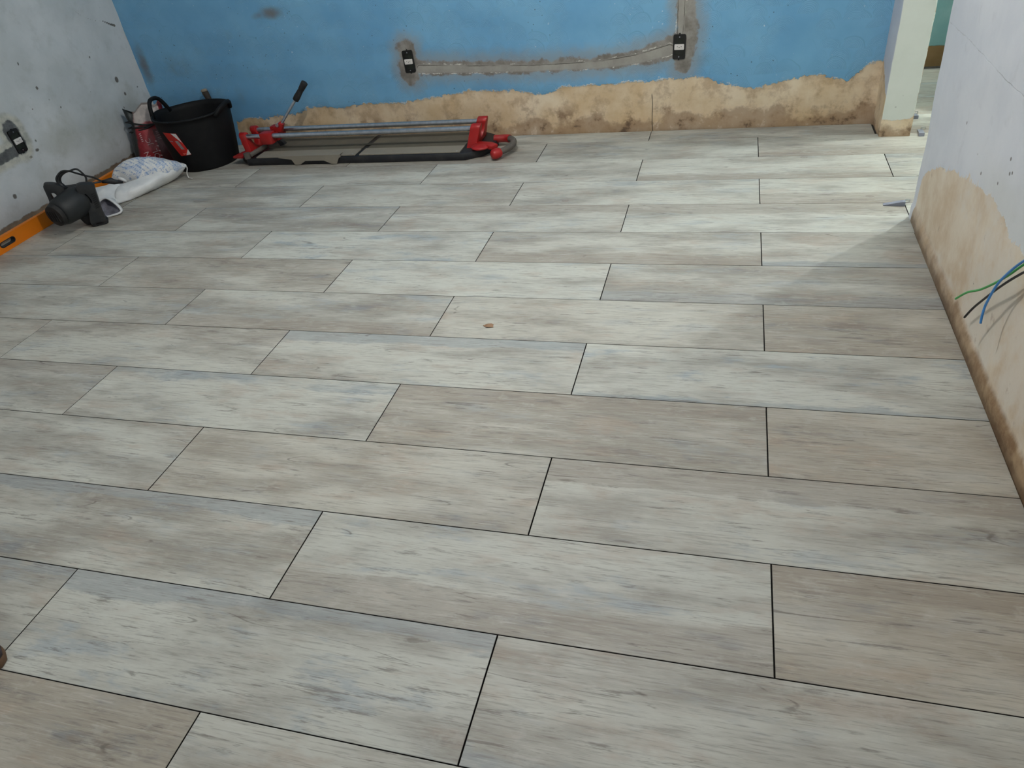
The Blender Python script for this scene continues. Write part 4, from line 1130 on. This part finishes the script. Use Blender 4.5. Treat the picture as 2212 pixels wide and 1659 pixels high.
# ------------------------------------------------------------------ wall sockets
M_SBOX = plain('black_socket_box', (0.006, 0.006, 0.006), 0.4, var=0.3)
M_SIN = plain('dark_green_box_inside', (0.006, 0.009, 0.004), 0.6, var=0.6, scale=40)
M_SWH = plain('white_socket_module', lin(222, 218, 214), 0.4, var=0.03)
M_DOT = plain('dark_pin_hole', (0.02, 0.02, 0.02), 0.7)
def socket(loc, lbl, frame, tilt=0.0):
    """recessed 4 x 2 box flange with a white three-pin module; frame maps local (u, v, n) to world"""
    t = thing('wall_socket', lbl, 'socket', loc, 'unfinished wall sockets')
    L = Vector(loc); ct, st_ = math.cos(tilt), math.sin(tilt)
    def P(u, v, n): return L + frame[0] * (u * ct - v * st_) + frame[1] * (u * st_ + v * ct) + frame[2] * n
    bm = bmesh.new(); plate_with_hole(bm, rrect(0, 0, 0.034, 0.064, 0.010), rrect(0, 0, 0.027, 0.044, 0.006), lambda p: P(p[0], p[1], 0.0075), lambda p: P(p[0], p[1], -0.002))
    for s in (1, -1): box(bm, (-0.004, s * 0.066 - 0.004, 0.0), (0.004, s * 0.066 + 0.004, 0.004))
    for v in bm.verts[-16:]: v.co = P(*v.co)
    obj('flange', bm, M_SBOX, t)
    bm = bmesh.new(); prism(bm, rrect(0, 0, 0.030, 0.050, 0.006), lambda p: P(p[0], p[1], -0.002), lambda p: P(p[0], p[1], 0.0045)); obj('box_inside', bm, M_SIN, t)
    bm = bmesh.new(); prism(bm, rrect(0, 0, 0.0262, 0.0145, 0.004), lambda p: P(p[0], p[1], 0.003), lambda p: P(p[0], p[1], 0.0115), 0.0012); md = obj('module', bm, M_SWH, t, angle=40)
    md['label'] = 'white three-pin outlet'
    for u, v in ((-0.0105, 0.0025), (0, -0.0015), (0.0105, 0.0025)):
        bm = bmesh.new(); cyl(bm, P(u, v, 0.0107), P(u, v, 0.0119), 0.0022, 10); obj('pin_hole', bm, M_DOT, md)
    for v in (0.051, -0.051):
        bm = bmesh.new(); cyl(bm, P(0, v, 0.006), P(0, v, 0.0095), 0.0042, 12, 0.003); obj('screw', bm, M_STEEL, t)
EX, EY, EZ = Vector((1, 0, 0)), Vector((0, 1, 0)), Vector((0, 0, 1))
socket((-2.0625, YB, 0.4718), 'left socket on the blue wall, above the cutter, black box with white module', (EX, EZ, -EY), 0.02)
socket((-0.448, YB, 0.457), 'right socket on the blue wall, under the vertical grey cement strip', (EX, EZ, -EY), -0.03)
socket((XL, 2.645, 0.437), 'socket on the grey left wall, in a rough dark cement patch', (EY, EZ, EX), 0.04)

# ------------------------------------------------------------------ loose wires on the right wall
def wire(name_c, mat, pts, lbl):
    bm = bmesh.new(); tube(bm, smooth_path(pts, 7), 0.0033, 10)
    o = obj('electric_wire', bm, mat, None, smooth=True)
    tag(o, lbl, 'wire', 'loose electric wires at the right wall')
wire('green', plain('green_wire_insulation', lin(70, 176, 88), 0.4, var=0.05), [(0.545, 1.585, 0.172), (0.55, 1.52, 0.232), (0.56, 1.451, 0.282), (0.565, 1.335, 0.382), (0.57, 1.239, 0.48), (0.585, 1.152, 0.56), (0.61, 1.10, 0.585)], 'green wire, uppermost of the three hanging from the right wall')
wire('black', plain('black_wire_insulation', (0.02, 0.017, 0.016), 0.4), [(0.545, 1.470, 0.176), (0.55, 1.445, 0.22), (0.555, 1.41, 0.267), (0.565, 1.326, 0.368), (0.575, 1.226, 0.468), (0.59, 1.14, 0.545), (0.61, 1.09, 0.572)], 'black wire, between the green and blue ones hanging from the right wall')
wire('blue', plain('blue_wire_insulation', lin(66, 140, 212), 0.4, var=0.05), [(0.545, 1.341, 0.236), (0.545, 1.347, 0.265), (0.548, 1.350, 0.30), (0.553, 1.322, 0.380), (0.562, 1.237, 0.486), (0.58, 1.145, 0.563), (0.61, 1.095, 0.59)], 'blue wire, crossing over the black one at the right wall')

# ------------------------------------------------------------------ levelling wedges
M_WEDGE = plain('grey_wedge_plastic', lin(138, 142, 156), 0.5, var=0.06)
def wedge(tip, heel, width, height, lbl):
    t, h = Vector(tip), Vector(heel); d = (h - t).normalized(); s = Vector((-d.y, d.x, 0))
    L_ = (h - t).length; bm = bmesh.new()
    prof_ = [(0, 0.0), (L_, 0.0), (L_, height), (L_ * 0.86, height), (0, 0.003)]
    prism(bm, prof_, lambda p: t + d * p[0] - s * width / 2 + Vector((0, 0, 0.0005 + p[1])), lambda p: t + d * p[0] + s * width / 2 + Vector((0, 0, 0.0005 + p[1])), 0.0012)
    for k in range(6):
        x_ = L_ * (0.2 + 0.11 * k); z_ = 0.003 + (height - 0.003) * x_ / (L_ * .86)
        box(bm, (-0.001, -width * .4, -.001), (0.001, width * .4, 0.0008), 0, 1, Matrix.Translation(t + d * x_ + Vector((0, 0, z_))) @ Matrix.Rotation(math.atan2(d.y, d.x), 4, 'Z'))
    o = obj('levelling_wedge', bm, M_WEDGE); tag(o, lbl, 'wedge', 'grey levelling wedges')
wedge((0.513, 2.690, 0), (0.598, 2.682, 0), 0.022, 0.020, 'grey plastic wedge on the floor at the end of the right wall')
wedge((0.815, 3.652, 0), (0.806, 3.553, 0), 0.026, 0.017, 'larger grey wedge in the doorway beside the pale green pillar')
wedge((0.826, 3.92, 0), (0.824, 3.835, 0), 0.025, 0.017, 'farther grey wedge in the doorway, half behind the pillar')
M_CLIP = plain('white_clip_plastic', lin(216, 218, 214), 0.5, var=0.04)
def clip(x_, y_, lbl):
    bm = bmesh.new()
    plate_with_hole(bm, [(-.012, 0.0), (.012, 0.0), (.012, .010), (.008, .014), (-.008, .014), (-.012, .010)], [(-.006, .003), (.006, .003), (.006, .008), (-.006, .008)], lambda p: Vector((x_ + p[0], y_, p[1] + .0005)), lambda p: Vector((x_ + p[0], y_ + 0.0025, p[1] + .0005)))
    o = obj('levelling_clip', bm, M_CLIP); tag(o, lbl, 'clip', 'white levelling clips')
clip(0.832, 3.662, 'white spacer clip behind the larger doorway wedge')
clip(0.838, 3.925, 'white spacer clip behind the farther doorway wedge')
clip(0.612, 2.715, 'white spacer clip at the foot of the right wall end, beside the wedge')

# ------------------------------------------------------------------ toe of a shoe at the left edge
M_SHOE = plain('dark_purple_brown_suede', lin(64, 54, 58), 0.85, var=0.2, scale=60)
M_SOLE = plain('brown_gum_sole', lin(92, 66, 44), 0.7)
shoe = thing('shoe', 'dark brown shoe, only its toe showing at the left edge of the floor', 'shoe', (-1.93, 0.0, 0))
def shoe_outline(s):
    return [(-.26 * s, -.034 * s), (-.20, -.036 * s), (-.10, -.040 * s), (-.03, -.047 * s), (0.03, -.046 * s), (0.075, -.036 * s), (0.10, -.018 * s), (0.105, 0.004 * s), (0.097, .024 * s), (0.07, .040 * s), (0.03, .047 * s), (-.04, .046 * s), (-.10, .038 * s), (-.20, .034 * s), (-.26 * s, .032 * s)]
sh = Vector((-1.868, 0.012, 0)); sa_ = math.radians(-6)
def sp_(x_, y_, z_): return sh + Vector((x_ * math.cos(sa_) - y_ * math.sin(sa_), x_ * math.sin(sa_) + y_ * math.cos(sa_), z_))
bm = bmesh.new(); prism(bm, shoe_outline(1.0), lambda p: sp_(p[0], p[1], 0.001), lambda p: sp_(p[0], p[1], 0.024), 0.003); obj('sole', bm, M_SOLE, shoe, angle=40)
bm = bmesh.new(); rings = []
for z_, sc_, dx_ in ((0.024, .97, 0), (0.036, .96, -.003), (0.05, .86, -.018), (0.062, .72, -.045), (0.075, .60, -.085), (0.09, .52, -.12), (0.11, .48, -.14)):
    ring = []
    for (x_, y_) in shoe_outline(1.0):
        front = max(0.0, (x_ + .1) / .205)
        ring.append(sp_(x_ + dx_ * front * 1.3, y_ * (sc_ * front + (1 - front) * (0.97 - z_ * 1.5)), z_))
    rings.append(ring)
loft(bm, rings); obj('upper', bm, M_SHOE, shoe, smooth=True)

# small brown flake lying on a plank
bm = bmesh.new()
c_ = Vector((-0.993, 1.595, 0.0)); ctrv = bm.verts.new(c_ + Vector((0, 0, .004))); vv = []
for k in range(11):
    a = 2 * math.pi * k / 11; r_ = 0.018 * (0.7 + 0.6 * random.random())
    vv.append(bm.verts.new(c_ + Vector((r_ * 1.2 * math.cos(a), r_ * 0.8 * math.sin(a), 0.0012 + 0.004 * random.random()))))
for k in range(11): bm.faces.new((vv[k], vv[(k + 1) % 11], ctrv))
r = bmesh.ops.extrude_face_region(bm, geom=bm.faces[:])
for v in r['geom']:
    if isinstance(v, bmesh.types.BMVert): v.co.z -= 0.001
fl = obj('dry_flake', bm, plain('brown_flake', lin(140, 110, 84), 0.8, var=0.2)); tag(fl, 'small brown flake lying on a plank in the middle of the floor', 'debris')
